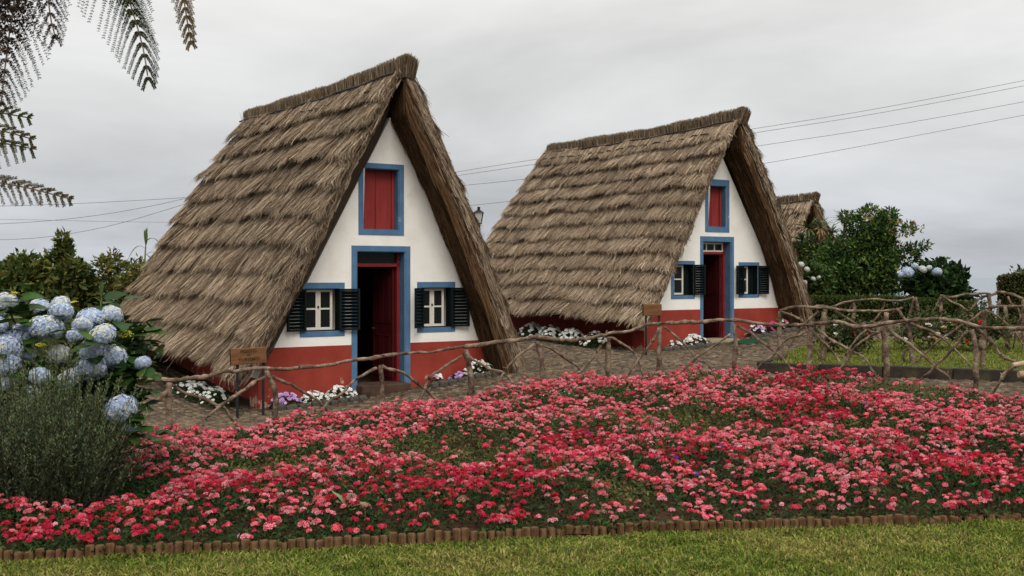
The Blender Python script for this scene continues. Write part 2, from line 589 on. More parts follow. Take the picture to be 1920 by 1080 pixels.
def build_house(name, P0, zb, label, cfg):
    root = empty(name, (P0[0], P0[1], zb), TH)
    tag(root, label, 'house', 'thatched triangular cottages')
    zr, zapex = cfg['zr'], cfg['zapex']           # top of thatch at ridge, apex of inner gable line
    L = cfg['len']                                # ridge length behind the wall
    eL0, eL1, eR0, eR1 = cfg['eave']              # eave half-widths: left front/back, right front/back
    zE = cfg['zeave']
    slope = (zapex - .66) / 1.82
    ov = .5

    def inner(z):
        return (zapex - z) / slope

    # ---- walls
    op = cfg['openings']
    hw = 2.05
    zk = zapex - slope * hw
    outer = [(SC - hw, -.7), (SC + hw, -.7), (SC + hw, zk), (SC, zapex), (SC - hw, zk)]
    lv = sorted({-.7, zk, zapex} | {z for o_ in op for z in o_[2:]})
    fw_ = MB()

    def half(z):
        return hw if z <= zk else max(0.0, (zapex - z) / slope)

    for za, zb2 in zip(lv[:-1], lv[1:]):
        zm_ = (za + zb2) / 2
        cuts = sorted([(a, b_) for a, b_, z0, z1 in op if z0 < zm_ < z1])
        ed = [('L', 0)] + [(None, c) for ab in cuts for c in ab] + [('R', 0)]
        for k in range(0, len(ed), 2):
            def ex_(q, z):
                return SC - half(z) if q[0] == 'L' else (SC + half(z) if q[0] == 'R' else q[1])
            pl = [(ex_(ed[k], za), za), (ex_(ed[k + 1], za), za), (ex_(ed[k + 1], zb2), zb2), (ex_(ed[k], zb2), zb2)]
            if abs(pl[2][0] - pl[3][0]) < 1e-6:
                pl = pl[:3]
            fw_.prism(pl, 0, .34)
    fw_.obj('front_wall', M['plaster'], root)
    MB().prism(outer, L - .34, L).obj('back_wall', M['plaster'], root)
    for s in (-1, 1):
        x0, x1 = sorted((SC + s * (hw - .22), SC + s * (hw - .42)))
        xa, xb = sorted((SC + s * (hw + .001), SC + s * (hw + .008)))
        MB().box(xa, xb, .003, .345, -.7, zk).obj('side_wall', M['red_paint'], root)
        MB().box(x0, x1, .346, L - .345, -.7, zk + .35).obj('side_wall', M['red_paint'], root)
    MB().box(SC - hw + .33, SC + hw - .33, .345, L - .345, -.6, -.02).obj('floor', M['dark_floor'], root)
    # red band round the foot of the wall
    d0, d1, dz0, dz1 = cfg['door_out']
    rl = cfg['red']
    xin = inner(rl)
    MB().prism([(SC - hw - .004, -.7), (d0 - .002, -.7), (d0 - .002, rl), (SC - xin - .01, rl), (SC - hw - .004, zk)], -.005, .02).obj('painted_base', M['red_paint'], root)
    MB().prism([(d1 + .002, -.7), (SC + hw + .004, -.7), (SC + hw + .004, zk), (SC + xin + .01, rl), (d1 + .002, rl)], -.005, .02).obj('painted_base', M['red_paint'], root)

    def surround(par, o, i, deep, sill=True, nm='surround', lining='blue_paint'):
        """painted band o=(x0,x1,z0,z1) round the opening i, with the reveal lined"""
        b = MB()
        x0, x1, z0, z1 = o
        a0, a1, c0, c1 = i
        y0, y1 = -.009, .01
        b.box(x0, a0, y0, y1, z0, z1); b.box(a1, x1, y0, y1, z0, z1)
        b.box(a0, a1, y0, y1, c1, z1)
        if sill:
            b.box(a0, a1, y0, y1, z0, c0)
        so_ = b.obj(nm, M['blue_paint'], par)
        b = MB()
        th = .012
        b.box(a0, a0 + th, .011, deep, c0 + th, c1 - th); b.box(a1 - th, a1, .011, deep, c0 + th, c1 - th)
        b.box(a0, a1, .011, deep, c1 - th, c1)
        if sill:
            b.box(a0, a1, .011, deep, c0, c0 + th)
        b.obj('reveal', M[lining], par)
        return so_

    # ---- loft hatch
    h = cfg['hatch']
    hat = empty('loft_hatch', parent=root)
    surround(hat, h[0], h[1], .17)
    a0, a1, c0, c1 = h[1]
    a0 += .014; a1 -= .014; c0 += .014; c1 -= .014
    mid = a0 + (a1 - a0) * .45
    MB().box(a0, mid - .003, .155, .185, c0, c1).obj('board', M['hatch_red'], hat, bevel=.003)
    MB().box(mid + .003, a1 - .05, .155, .185, c0, c1).obj('board', M['hatch_red'], hat, bevel=.003)
    MB().box(a1 - .047, a1, .13, .185, c0, c1).obj('jamb', M['hatch_red'], hat, bevel=.003)

    # ---- door
    dr = cfg['door_in']
    dd = empty('doorway', parent=root)
    surround(dd, cfg['door_out'], dr, .2, sill=False)
    a0, a1, c0, c1 = dr
    a0 += .014; a1 -= .014; c1 -= .014
    zl = cfg['lintel']
    j = MB()
    j.box(a0, a1, .16, .23, zl, zl + .05)
    j.box(a0, a0 + .04, .16, .23, c0, zl); j.box(a1 - .045, a1, .16, .23, c0, c1)
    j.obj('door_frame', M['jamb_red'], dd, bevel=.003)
    if cfg['transom']:
        f_ = MB()
        z0, z1 = zl + .052, c1
        x0, x1 = a0, a1 - .047
        f_.box(x0, x1, .17, .21, z1 - .035, z1); f_.box(x0, x1, .17, .21, z0, z0 + .03)
        for q in range(4):
            xx = x0 + (x1 - x0 - .03) * q / 3
            f_.box(xx, xx + .03, .172, .208, z0 + .03, z1 - .035)
        f_.obj('transom_frame', M['white_paint'], dd)
        for q in range(3):
            xx = x0 + (x1 - x0 - .03) * q / 3 + .03
            MB().box(xx, x0 + (x1 - x0 - .03) * (q + 1) / 3, .186, .192, z0 + .03, z1 - .035).obj('pane', M['glass'], dd)
    else:
        MB().box(a0, a1 - .047, .19, .198, zl + .052, c1).obj('transom_pane', M['glass'], dd)
    # door leaf, open inwards
    lw = a1 - a0 - .09
    leaf = MB()
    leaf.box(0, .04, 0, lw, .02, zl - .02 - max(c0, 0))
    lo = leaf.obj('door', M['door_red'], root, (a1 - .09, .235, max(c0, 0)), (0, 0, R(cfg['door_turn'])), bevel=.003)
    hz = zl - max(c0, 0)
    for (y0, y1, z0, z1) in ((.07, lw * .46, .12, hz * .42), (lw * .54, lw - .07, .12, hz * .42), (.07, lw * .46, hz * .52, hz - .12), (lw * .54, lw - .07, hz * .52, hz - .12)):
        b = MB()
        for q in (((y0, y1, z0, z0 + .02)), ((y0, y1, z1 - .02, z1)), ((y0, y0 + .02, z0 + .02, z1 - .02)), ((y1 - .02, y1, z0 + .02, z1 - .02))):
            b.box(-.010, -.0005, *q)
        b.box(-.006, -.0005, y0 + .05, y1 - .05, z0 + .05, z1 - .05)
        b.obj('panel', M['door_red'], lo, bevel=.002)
    hd = MB().tube([(-.001, lw - .06, hz * .47), (-.045, lw - .06, hz * .47), (-.05, lw - .16, hz * .47)], .009, 6)
    hd.obj('handle', M['brass'], lo)
    # step
    s0, s1, sz0, sz1, dep, smat = cfg['step']
    MB().box(s0, s1, -.14 - dep * .2, .34, sz0 - .3, sz1).obj('door_step', M[smat], root, bevel=.008)

    # ---- windows and shutters
    for wn in cfg['windows']:
        o, i = wn['out'], wn['in']
        wd = empty('window', parent=root)
        surround(wd, o, i, .15, lining='shutter_green')  # window reveals coloured dark to stand for the shade in the opening
        a0, a1, c0, c1 = [i[0] + .014, i[1] - .014, i[2] + .014, i[3] - .014]
        MB().box(a0 - .01, a1 + .01, .24, .30, c0 - .01, c1 + .01).obj('dark_backing', M['dark_floor'], wd) if False else None
        m0, m1 = wn['sash']
        cs = [(m0, m1)] if wn['single'] else [(m0, (m0 + m1) / 2 - .002), ((m0 + m1) / 2 + .002, m1)]
        for (x0, x1) in cs:
            f_ = MB()
            y0, y1, fw = .10, .135, .036
            f_.box(x0, x0 + fw, y0, y1, c0, c1); f_.box(x1 - fw, x1, y0, y1, c0, c1)
            f_.box(x0 + fw, x1 - fw, y0, y1, c0, c0 + fw); f_.box(x0 + fw, x1 - fw, y0, y1, c1 - fw, c1)
            zm = c0 + (c1 - c0) * .52
            f_.box(x0 + fw, x1 - fw, y0 + .004, y1 - .004, zm - .012, zm + .012)
            f_.obj('casement', M['white_paint'], wd)
            for (z0, z1) in ((c0 + fw, zm - .012), (zm + .012, c1 - fw)):
                MB().box(x0 + fw, x1 - fw, .116, .12, z0, z1).obj('pane', M['glass'], wd)
        if not wn['single']:
            MB().box((m0 + m1) / 2 - .012, (m0 + m1) / 2 + .012, .088, .0995, (c0 + c1) / 2 + .02, (c0 + c1) / 2 + .055).obj('latch', M['metal_dark'], wd)
        else:   # dark board stands in for the unlit interior of the open half
            MB().box(m1 + .004, a1, .12, .14, c0, c1).obj('opening_dark_board', M['shutter_green'], wd, bevel=.003)
        MB().box(a0, m0 - .002, .12, .14, c0, c1).obj('opening_dark_board', M['shutter_green'], wd) if m0 - a0 > .02 else None  # same dark board filling the gap left of the sash
        for (hx, wdt, sgn, ang) in wn['shutters']:
            # hinge at hx; the leaf runs sideways (sgn) and stands off the wall by the angle
            h_ = i[3] - i[2] - .01
            f_ = MB()
            b = .032
            f_.box(0, b, -.016, .016, 0, h_); f_.box(wdt - b, wdt, -.016, .016, 0, h_)
            f_.box(b, wdt - b, -.016, .016, 0, b); f_.box(b, wdt - b, -.016, .016, h_ - b, h_)
            rz = -R(ang) if sgn > 0 else math.pi + R(ang)
            so = f_.obj('shutter', M['shutter_green'], root, (hx, -.034, i[2] + .005), (0, 0, rz), bevel=.003)
            ns = 11
            sm = MB().box(-(wdt - 2 * b) / 2, (wdt - 2 * b) / 2, -.004, .004, -.026, .026).mesh('slat', M['shutter_green'])
            for q in range(ns):
                link('slat', sm, so, (wdt / 2, 0, b + (h_ - 2 * b) * (q + .5) / ns), (R(38) * sgn, 0, 0))
    if cfg.get('curtain'):
        for x in cfg['curtain']:
            MB().box(x, x + .1, .17, .18, 1.0, 1.46).obj('curtain', M['curtain'], root)

    # ---- thatch
    def zridge(t):
        x = np.clip((t + ov) / (L + ov), 0, 1)
        return zr + cfg['rise'] * x - cfg['sag'] * 4 * x * (1 - x)

    def surf(side, t, v, hgt):
        """t along the ridge, v 0..1 down the slope, hgt above the core"""
        x = np.clip((t + ov) / (L + ov), 0, 1)
        e0, e1 = (eL0, eL1) if side < 0 else (eR0, eR1)
        ew = e0 + (e1 - e0) * x
        zt = zridge(t)
        ze = zE + .035 * wavy(t, side * 2.0) - cfg['dip'] * np.exp(-np.maximum(t + ov, 0) / .45)
        ds = ew * v + (.13 * np.clip((v - .72) / .28, 0, 1.3) ** 2 if side < 0 else 0)
        bul = cfg['bulge'] * np.sin(np.pi * v) * (1.8 if side > 0 else 1)
        z = zt + (ze - zt) * v
        ln = np.sqrt(ew ** 2 + (zt - ze) ** 2)
        nx, nz_ = (zt - ze) / ln, ew / ln
        hh = hgt + bul + .03 * wavy(t * 1.7 + v * 5, 3.0 + side) - .0
        return np.stack([SC + side * (ds + nx * hh), t + 0 * v, z + nz_ * hh], -1)

    T0, T1 = -ov, L + .2
    core = MB()
    vs, fs = [], []
    nt_, nv = 26, 12
    for side in (-1, 1):
        tt, vv = np.meshgrid(np.linspace(T0 + (.17 if side < 0 else .05), T1 - .05, nt_), np.linspace(0, 1, nv), indexing='ij')
        o_ = surf(side, tt, vv, -.06)
        thk = .06 + .30 * np.clip((tt - T0 - .17) / .34, 0, 1) if side < 0 else .29 + 0 * tt
        i_ = surf(side, tt, vv, -.06 - thk)
        i_[..., 0] = np.where(side * (i_[..., 0] - SC) < .01, SC + side * .01, i_[..., 0])
        # the eave is cut level
        i_[:, -1, 2] = o_[:, -1, 2] - .02
        i_[:, -1, 0] = np.where(side * (i_[:, -1, 0] - SC) < hw - .28, SC + side * (hw - .28), i_[:, -1, 0])
        b = len(vs)
        vs += list(map(tuple, o_.reshape(-1, 3))) + list(map(tuple, i_.reshape(-1, 3)))
        K = nt_ * nv
        ix = lambda a, c, k: b + k * K + a * nv + c
        for a in range(nt_ - 1):
            for c in range(nv - 1):
                fs.append((ix(a, c, 0), ix(a + 1, c, 0), ix(a + 1, c + 1, 0), ix(a, c + 1, 0)))
                fs.append((ix(a, c, 1), ix(a, c + 1, 1), ix(a + 1, c + 1, 1), ix(a + 1, c, 1)))
            fs.append((ix(a, nv - 1, 0), ix(a + 1, nv - 1, 0), ix(a + 1, nv - 1, 1), ix(a, nv - 1, 1)))
        for c in range(nv - 1):
            fs.append((ix(0, c, 0), ix(0, c + 1, 0), ix(0, c + 1, 1), ix(0, c, 1)))
            fs.append((ix(nt_ - 1, c, 0), ix(nt_ - 1, c, 1), ix(nt_ - 1, c + 1, 1), ix(nt_ - 1, c + 1, 0)))
    core.v, core.f = vs, fs
    roof = core.obj('roof', M['thatch_core'], root, smooth=False)

    dens = cfg['density']
    for side in (-1, 1):
        nc = cfg['courses']
        slen = math.hypot(eL0, zr - zE)
        vk = np.linspace(.125, 1.0, nc)
        for ci in range(nc):
            n = int(dens * (1.0 if side < 0 else cfg['right_density']) * (1.25 if ci == 0 else 1))
            t = rng.uniform(T0, T1, n)
            if side > 0:       # the right slope is only seen along its front verge
                q = rng.random(n) < .45
                t[q] = T0 + np.abs(rng.normal(0, .35, q.sum()))
            else:
                q = rng.random(n) < .13
                t[q] = T0 - .03 + np.abs(rng.normal(0, .12, q.sum()))
            dv = (vk[ci] - (vk[ci - 1] if ci else 0.0))
            lift = .15 * cfg['shag'] * (1.0 if side < 0 else .6) * random.uniform(.85, 1.2) * (1 - .45 * np.clip((t - T1 + .3) / .3, 0, 1)) * (.92 + .28 * wavy(t * 1.9, ci * 2.7 + side) + .12 * wavy(t * 5.1, ci * 1.3))
            clump = wavy(t * 2.3, ci * 1.7 + side) * .5 + wavy(t * 6.0, ci * 3.1) * .5
            stray = rng.random(n) < .07
            tipv = vk[ci] + clump * .018 + rng.normal(0, .0075, n) * np.where(stray, 2.2, 1) + .012
            rootv = tipv - (dv * 1.0 + .05) * rng.uniform(.3, .85, n)
            rootv = np.where(stray, tipv - rng.uniform(.025, .06, n), rootv)
            inner_ = (rng.random(n) < .36) & ~stray
            tipv = np.where(inner_, vk[ci] - dv * rng.random(n), tipv)
            rootv = np.where(inner_, tipv - rng.uniform(.03, .075, n), rootv)
            tipv = np.maximum(tipv, .02)
            rootv = np.maximum(rootv, 0.0)
            lean = rng.normal(0, .042, n) * np.where(stray, 1.5, 1) + .02 * wavy(t * 3.7, ci * 2.0 + 5)
            layer = np.where(stray, rng.uniform(.95, 1.15, n), .5 + .5 * rng.random(n) ** .45)
            rt = (rootv - (tipv - dv * 1.25)) / (dv * 1.25)
            hs = [.0, .5, .86, 1.0]
            P = np.empty((n, 4, 3))
            for k, fr in enumerate(hs):
                v = rootv + (tipv - rootv) * fr
                rel = np.clip((v - (vk[ci] - dv * 1.15)) / (dv * 1.15), 0, 1.15)
                hh = (-.03 + lift * layer * rel) + (.007 * rng.normal(0, 1, n) * fr + inner_ * .018 * fr * rng.random(n))
                if k == 3:
                    hh = hh - .008 * rng.random(n)
                # straws near the verge curl a little outwards over the edge
                P[:, k] = surf(side, t + lean * fr, np.clip(v, 0, 1.08), hh)
            edge = np.clip((T0 + .22 - t) / .22, 0, 1)
            P[:, 2, 1] -= edge * .05 * rng.random(n); P[:, 3, 1] -= edge * .10 * rng.random(n)
            P[:, 3, 0] -= side * edge * .03; P[:, 3, 2] -= edge * .03
            wd_ = rng.uniform(.0020, .0046, n) * cfg['wide']
            W = wd_[:, None] * np.array([1, 1.1, .85, .3])[None]
            S = nrm(np.cross(P[:, 3] - P[:, 0], np.stack([side * np.full(n, .86), rng.normal(0, .35, n), np.full(n, .5)], -1)))
            V, F = strips(P, W, S)
            col = straw_cols(n, 4)
            tone = 1 + .16 * wavy(t * 1.1 + ci, 2.0 + ci) + .12 * wavy(t * .45, ci * .7 + 1)
            col *= np.repeat(tone, 8)[:, None]
            # each straw runs slightly darker at the root and lighter at the tip
            kk = np.tile(np.repeat([.95, 1.0, 1.0, 1.04], 2), n)[:, None]
            col = np.clip(col * kk, 0, 1)
            link('thatch_course', mesh_np('thatch_course', V, F, M['straw'], col), roof)
    # verge: combed straw lying along the cut edge and under the right-hand overhang
    for side in (-1, 1):
        n = int(dens * (.75 if side < 0 else 1.6))
        thk = .06 if side < 0 else .29
        v0 = rng.uniform(.0, .97, n)
        ln_ = rng.uniform(.05, .16, n)
        dpt = rng.uniform(-.06 - thk * 1.02, .02, n)
        P = np.empty((n, 3, 3))
        tt = np.full(n, T0 + .045) - rng.uniform(0, .035, n)
        if side > 0:
            un = rng.random(n) < .35            # underside of the overhang
            dpt[un] = -.06 - thk - rng.uniform(0, .03, un.sum())
            tt[un] = rng.uniform(T0, -.02, un.sum())
        slant = 0.0
        if side < 0:        # loose ends hanging across the cut edge
            ln_ = rng.uniform(.02, .06, n)
            tt = tt + rng.uniform(-.03, .12, n)
            dpt = rng.uniform(-.09, .0, n)
            slant = rng.uniform(-.03, .07, n)
        for k, fr in enumerate((0, .5, 1)):
            P[:, k] = surf(side, tt + (slant * fr if side < 0 else 0) + rng.normal(0, .006, n) - (.05 * fr * (dpt > -.14) * ~un if side > 0 else 0), np.clip(v0 + ln_ * fr, 0, 1.03), dpt + rng.normal(0, .01, n))
        P[..., 0] = np.where(side * (P[..., 0] - SC) < 0, SC, P[..., 0])
        W = rng.uniform(.004, .008, n)[:, None] * np.array([.8, 1, .5])[None] * cfg['wide']
        S = nrm(np.cross(P[:, 2] - P[:, 0], np.stack([rng.normal(0, .3, n), np.full(n, -1.), rng.normal(0, .3, n)], -1)))
        if side > 0:
            S[un] = nrm(np.cross((P[:, 2] - P[:, 0])[un], np.tile([[-.86, 0, -.5]], (un.sum(), 1))))
        V, F = strips(P, W, S)
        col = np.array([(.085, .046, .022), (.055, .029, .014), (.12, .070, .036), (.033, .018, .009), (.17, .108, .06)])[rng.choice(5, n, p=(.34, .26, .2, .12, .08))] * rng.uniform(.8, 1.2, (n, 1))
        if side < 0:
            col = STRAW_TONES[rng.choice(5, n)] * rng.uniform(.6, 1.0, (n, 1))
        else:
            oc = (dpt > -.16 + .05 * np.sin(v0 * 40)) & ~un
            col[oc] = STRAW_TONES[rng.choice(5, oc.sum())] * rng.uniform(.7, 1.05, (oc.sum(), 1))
        band = 1 + .35 * (np.abs(((v0 + ln_ * .5) * 7.0) % 1 - .5) < .05)
        col *= band[:, None]
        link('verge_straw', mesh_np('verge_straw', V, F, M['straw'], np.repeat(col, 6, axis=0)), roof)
    # ridge cap: upright brush of straw pinched between two poles
    n = int(dens * 2.6)
    t = np.concatenate([rng.uniform(T0 - .04, T1 - .15, n - n // 8), T0 - .04 + np.abs(rng.normal(0, .03, n // 8))])
    off = rng.uniform(-1, 1, n)
    zz = zridge(t)
    ch = cfg['cap']
    P = np.empty((n, 3, 3))
    fan = np.clip((T0 + .25 - t) / .4, 0, 1)
    ln_ = ch * rng.uniform(.80, 1.03, n) * (1 + .10 * wavy(t * 1.3, 1.0))
    lx, ly = rng.normal(0, .02, n), rng.normal(0, .04, n) - .05 * fan
    for k, fr in enumerate((0, .5, 1)):
        P[:, k, 0] = SC + off * (.135 + .01 * fr) + lx * fr
        P[:, k, 1] = t + ly * fr
        P[:, k, 2] = zz - .24 - .04 * np.abs(off) + (ln_ + .06) * fr - .04 * np.abs(off) * fr
    W = rng.uniform(.004, .008, n)[:, None] * np.array([1, 1, .4])[None] * cfg['wide']
    an = rng.uniform(0, np.pi, n)
    S = np.stack([np.cos(an) * .5, np.sin(an), 0 * an], -1)
    V, F = strips(P, W, nrm(S))
    col = np.array([(.21, .15, .095), (.14, .10, .065), (.29, .22, .15), (.10, .07, .045)])[rng.choice(4, n, p=(.35, .3, .2, .15))] * rng.uniform(.75, 1.2, (n, 1))
    cap = link('ridge_cap', mesh_np('ridge_cap', V, F, M['straw'], np.repeat(col, 6, axis=0)), roof)
    cb = MB()
    ts = np.linspace(T0 + .02, T1 - .2, 14)
    for a, b in zip(ts[:-1], ts[1:]):
        za, zb_ = float(zridge(np.array(a))), float(zridge(np.array(b)))
        q = len(cb.v)
        for (y, z) in ((a, za), (b, zb_)):
            cb.v += [(SC - .12, y, z - .3), (SC + .12, y, z - .3), (SC + .12, y, z + ch - .27), (SC - .12, y, z + ch - .27)]
        cb.f += [tuple(q + i for i in f) for f in ((0, 1, 2, 3), (7, 6, 5, 4), (0, 4, 5, 1), (1, 5, 6, 2), (2, 6, 7, 3), (3, 7, 4, 0))]
    cb.obj('ridge_core', M['thatch_core'], roof)
    for side in (-1, 1):
        pts = [(SC + side * .175 + .006 * math.sin(k * 2.1), y, float(zridge(np.array(y))) - .19 + .012 * math.sin(k * 1.7)) for k, y in enumerate(np.linspace(T0 + .03, T1 - .1, 18))]
        MB().tube(pts, .017, 6).obj('ridge_pole', M['pole_wood'], roof)
        if side > 0 and not cfg['stitch_right']:
            continue
        y = T0 + .55
        while y < T1 - .3:                 # tie sticks on the first course
            l_ = random.uniform(.16, .34)
            p = [tuple(surf(side, np.array(y + l_ * f_), np.array(.105 + random.uniform(-.004, .004)), np.array(.075 + .02 * math.sin(f_ * 3.1)))) for f_ in (0, .5, 1)]
            MB().tube(p, random.uniform(.009, .014), 5).obj('tie_stick', M['pole_wood'], roof)
            y += l_ + random.uniform(.08, .2)
    return root


H1 = dict(zr=4.85, zapex=4.08, len=6.6, eave=(2.32, 2.78, 2.03, 2.15), zeave=.50, dip=.22, red=.66, courses=10, density=7200, right_density=.4, rise=.16, sag=.05, bulge=.06, shag=1.0, wide=1.0, cap=.27, stitch_right=False,
          hatch=((-.373, .374, 2.295, 3.372), (-.296, .295, 2.370, 3.295)),
          door_out=(-.485, .482, -.20, 2.133), door_in=(-.399, .400, -.06, 2.050), lintel=1.82, transom=False, door_turn=2, step=(-.41, .41, -.20, .06, .3, 'step_dark'),
          windows=[dict(out=(-1.288, -.595, .798, 1.584), **{'in': (-1.215, -.672, .878, 1.498)}, sash=(-1.19, -.745), single=False, shutters=((-1.205, .31, -1, 10), (-.69, .31, 1, 9))),
                   dict(out=(.600, 1.263, .810, 1.588), **{'in': (.672, 1.195, .885, 1.502)}, sash=(.70, 1.12), single=False, shutters=((.69, .31, -1, 40), (1.175, .31, 1, 8)))],
          curtain=(1.0, -.84))
H1['openings'] = [H1['hatch'][1], (H1['door_in'][0], H1['door_in'][1], -.06, H1['door_in'][3])] + [w_['in'] for w_ in H1['windows']]
house1 = build_house('thatched_cottage', (-1.966, 16.05), -.10, 'nearest thatched cottage, with the lettered wooden sign at its left corner', H1)

H2 = dict(zr=4.60, zapex=3.72, len=6.2, eave=(2.32, 2.84, 2.03, 2.15), zeave=.53, dip=.12, red=.655, courses=12, density=6200, right_density=.4, rise=.0, sag=.06, bulge=.07, shag=.85, wide=1.25, cap=.27, stitch_right=False,
          hatch=((-.333, .320, 2.208, 3.277), (-.250, .245, 2.310, 3.150)),
          door_out=(-.465, .447, -.06, 2.122), door_in=(-.387, .372, .04, 2.020), lintel=1.765, transom=True, door_turn=-6, step=(-.40, .40, -.08, .05, .4, 'threshold'),
          windows=[dict(out=(-1.224, -.611, .870, 1.625), **{'in': (-1.150, -.640, .940, 1.555)}, sash=(-1.09, -.82), single=True, shutters=((-.655, .26, 1, 10),)),
                   dict(out=(.580, 1.158, .876, 1.607), **{'in': (.640, 1.130, .940, 1.540)}, sash=(.70, .94), single=True, shutters=((.70, .26, -1, 12), (1.125, .24, 1, 12)))])
H2['openings'] = [H2['hatch'][1], H2['door_in']] + [w_['in'] for w_ in H2['windows']]
house2 = build_house('thatched_cottage', (4.16, 21.6), .25, 'middle thatched cottage with a white-framed transom over its open red door', H2)

H3 = dict(H1)
H3.update(windows=[], curtain=None, density=1500, courses=9, wide=2.2, right_density=.8, rise=0, eave=(2.42, 2.7, 2.3, 2.4))
H3['openings'] = [H3['hatch'][1], H1['openings'][1]]
house3 = build_house('thatched_cottage', (9.15, 34.0), -.72, 'distant thatched cottage, only its roof top showing above the spiky plants', H3)

# ------------------------------------------------------------------ cobbles on the path
def inside_house(x, y, P0, pad=.0):
    dx, dy = x - P0[0], y - P0[1]
    s = dx * math.cos(TH) + dy * math.sin(TH)
    t_ = -dx * math.sin(TH) + dy * math.cos(TH)
    return (np.abs(s - SC) < 2.0 + pad) & (t_ > -.02 - pad) & (t_ < 6.6)


xs, ys = [], []
row = 0
y = 9.9
while y < 23.5:
    st = .088 + .004 * (y - 10)
    x = np.arange(-6.5, 11.5, st * 1.25) + (row % 2) * st * .6
    xs.append(x + rng.uniform(-.02, .02, len(x)))
    ys.append(np.full(len(x), y) + rng.uniform(-.018, .018, len(x)))
    y += st * .92
    row += 1
cx_, cy_ = np.concatenate(xs), np.concatenate(ys)
vis = (np.abs(cx_) < cy_ * .50 + .3) & (cy_ > y_bed(cx_) - .1) & ~in_plot(cx_, cy_) & ~inside_house(cx_, cy_, (-1.966, 16.05)) & ~inside_house(cx_, cy_, (4.16, 21.6)) & ~((cx_ > 3.3) & (cx_ < 9.6) & (np.abs(cy_ - y_kerb(cx_)) < .12))
cx_, cy_ = cx_[vis], cy_[vis]
n = len(cx_)
sz = .040 + .0018 * (cy_ - 10)
an = rng.uniform(-.35, .35, n)
rx, ry = sz * rng.uniform(.95, 1.45, n), sz * rng.uniform(.75, 1.05, n)
hh = rng.uniform(.008, .024, n)
zz = G(cx_, cy_)
V = np.empty((n, 12, 3))
jit = rng.uniform(.82, 1.12, (n, 6))
for k in range(6):
    a = 2 * math.pi * k / 6
    px, py = rx * math.cos(a) * jit[:, k], ry * math.sin(a) * jit[:, k]
    qx, qy = px * np.cos(an) - py * np.sin(an), px * np.sin(an) + py * np.cos(an)
    V[:, k] = np.stack([cx_ + qx, cy_ + qy, zz - .01], -1)
    V[:, 6 + k] = np.stack([cx_ + qx * .72, cy_ + qy * .72, zz + hh * rng.uniform(.8, 1.15, n)], -1)
b_ = (np.arange(n) * 12)[:, None]
top = b_ + np.arange(6, 12)[None]
sidesF = np.concatenate([b_ + np.array([[k, (k + 1) % 6, 6 + (k + 1) % 6, 6 + k]]) for k in range(6)])
cc = np.array([(.112, .079, .049), (.078, .056, .036), (.150, .110, .072), (.054, .043, .034)])[rng.choice(4, n, p=(.4, .3, .18, .12))] * rng.uniform(.8, 1.2, (n, 1))
pth = bpy.data.objects['path']
cb = link('cobble', mesh_np('cobble', V.reshape(-1, 3), [top, sidesF], M['cobble'], np.repeat(cc, 12, axis=0)), pth)
cb['kind'] = 'stuff'

# kerb of the lawn plot: concrete blocks
kerb = empty('plot_kerb')
tag(kerb, 'dark concrete kerb along the front of the lawn plot on the right', 'kerb')
KP = [(3.42, 14.78), (4.9, 14.1), (6.45, 13.35), (8.0, 12.68), (9.5, 12.0)]
for (x0, y0), (x1, y1) in zip(KP[:-1], KP[1:]):
    nseg = 2
    for q in range(nseg):
        a = (x0 + (x1 - x0) * q / nseg, y0 + (y1 - y0) * q / nseg)
        b = (x0 + (x1 - x0) * (q + 1) / nseg, y0 + (y1 - y0) * (q + 1) / nseg)
        ln = math.hypot(b[0] - a[0], b[1] - a[1])
        o = MB().box(.004, ln - .004, -.06, .06, -.15, .15).obj('block', M['kerb_concrete'], kerb, (a[0], a[1], g1((a[0] + b[0]) / 2, (a[1] + b[1]) / 2)), (0, 0, math.atan2(b[1] - a[1], b[0] - a[0])), bevel=.01)
o = MB().box(.07, 1.9, -.05, .05, -.15, .14).obj('block', M['kerb_concrete'], kerb, (3.42, 14.78, g1(3.6, 15.6)), (0, 0, R(62)), bevel=.01)

# ------------------------------------------------------------------ flower bed edging of log stakes
edging = empty('log_edging')
tag(edging, 'low edging of short upright log stakes between lawn and flower bed', 'edging')
seg = np.diff(STK, axis=0)
cum = np.concatenate([[0], np.cumsum(np.linalg.norm(seg, axis=1))])
protos = []
for k in range(5):
    r0 = .0265
    b = MB()
    pts = [(0, 0, -.12), (.001 * k, 0, 0), (0, 0, .078), (0, 0, .088)]
    b.tube(pts, [r0, r0 * (1 + .05 * math.sin(k)), r0 * .98, r0 * .86], 9)
    protos.append(b.mesh('stake', M['stake_wood'], smooth=False))
d = .4
while d < cum[-1] - .3:
    x = float(np.interp(d, cum, STK[:, 0])); y = float(np.interp(d, cum, STK[:, 1]))
    y += .02 * math.sin(x * 2.1) + random.uniform(-.006, .006)
    messy = x > 2.6
    o = link('stake', random.choice(protos), edging, (x, y, g1(x, y) + random.uniform(-.010, .008) - .030 - (.015 if messy else 0) + (.014 if 0 < (x + .75) < .5 else 0)),
             (random.uniform(-.05, .05) + (random.uniform(-.25, .2) if messy else 0), random.uniform(-.04, .04) + (random.uniform(-.3, .3) if messy else 0), random.uniform(0, 6)))
    o.scale = (random.uniform(.92, 1.08),) * 2 + (random.uniform(.9, 1.12),)
    d += .0535

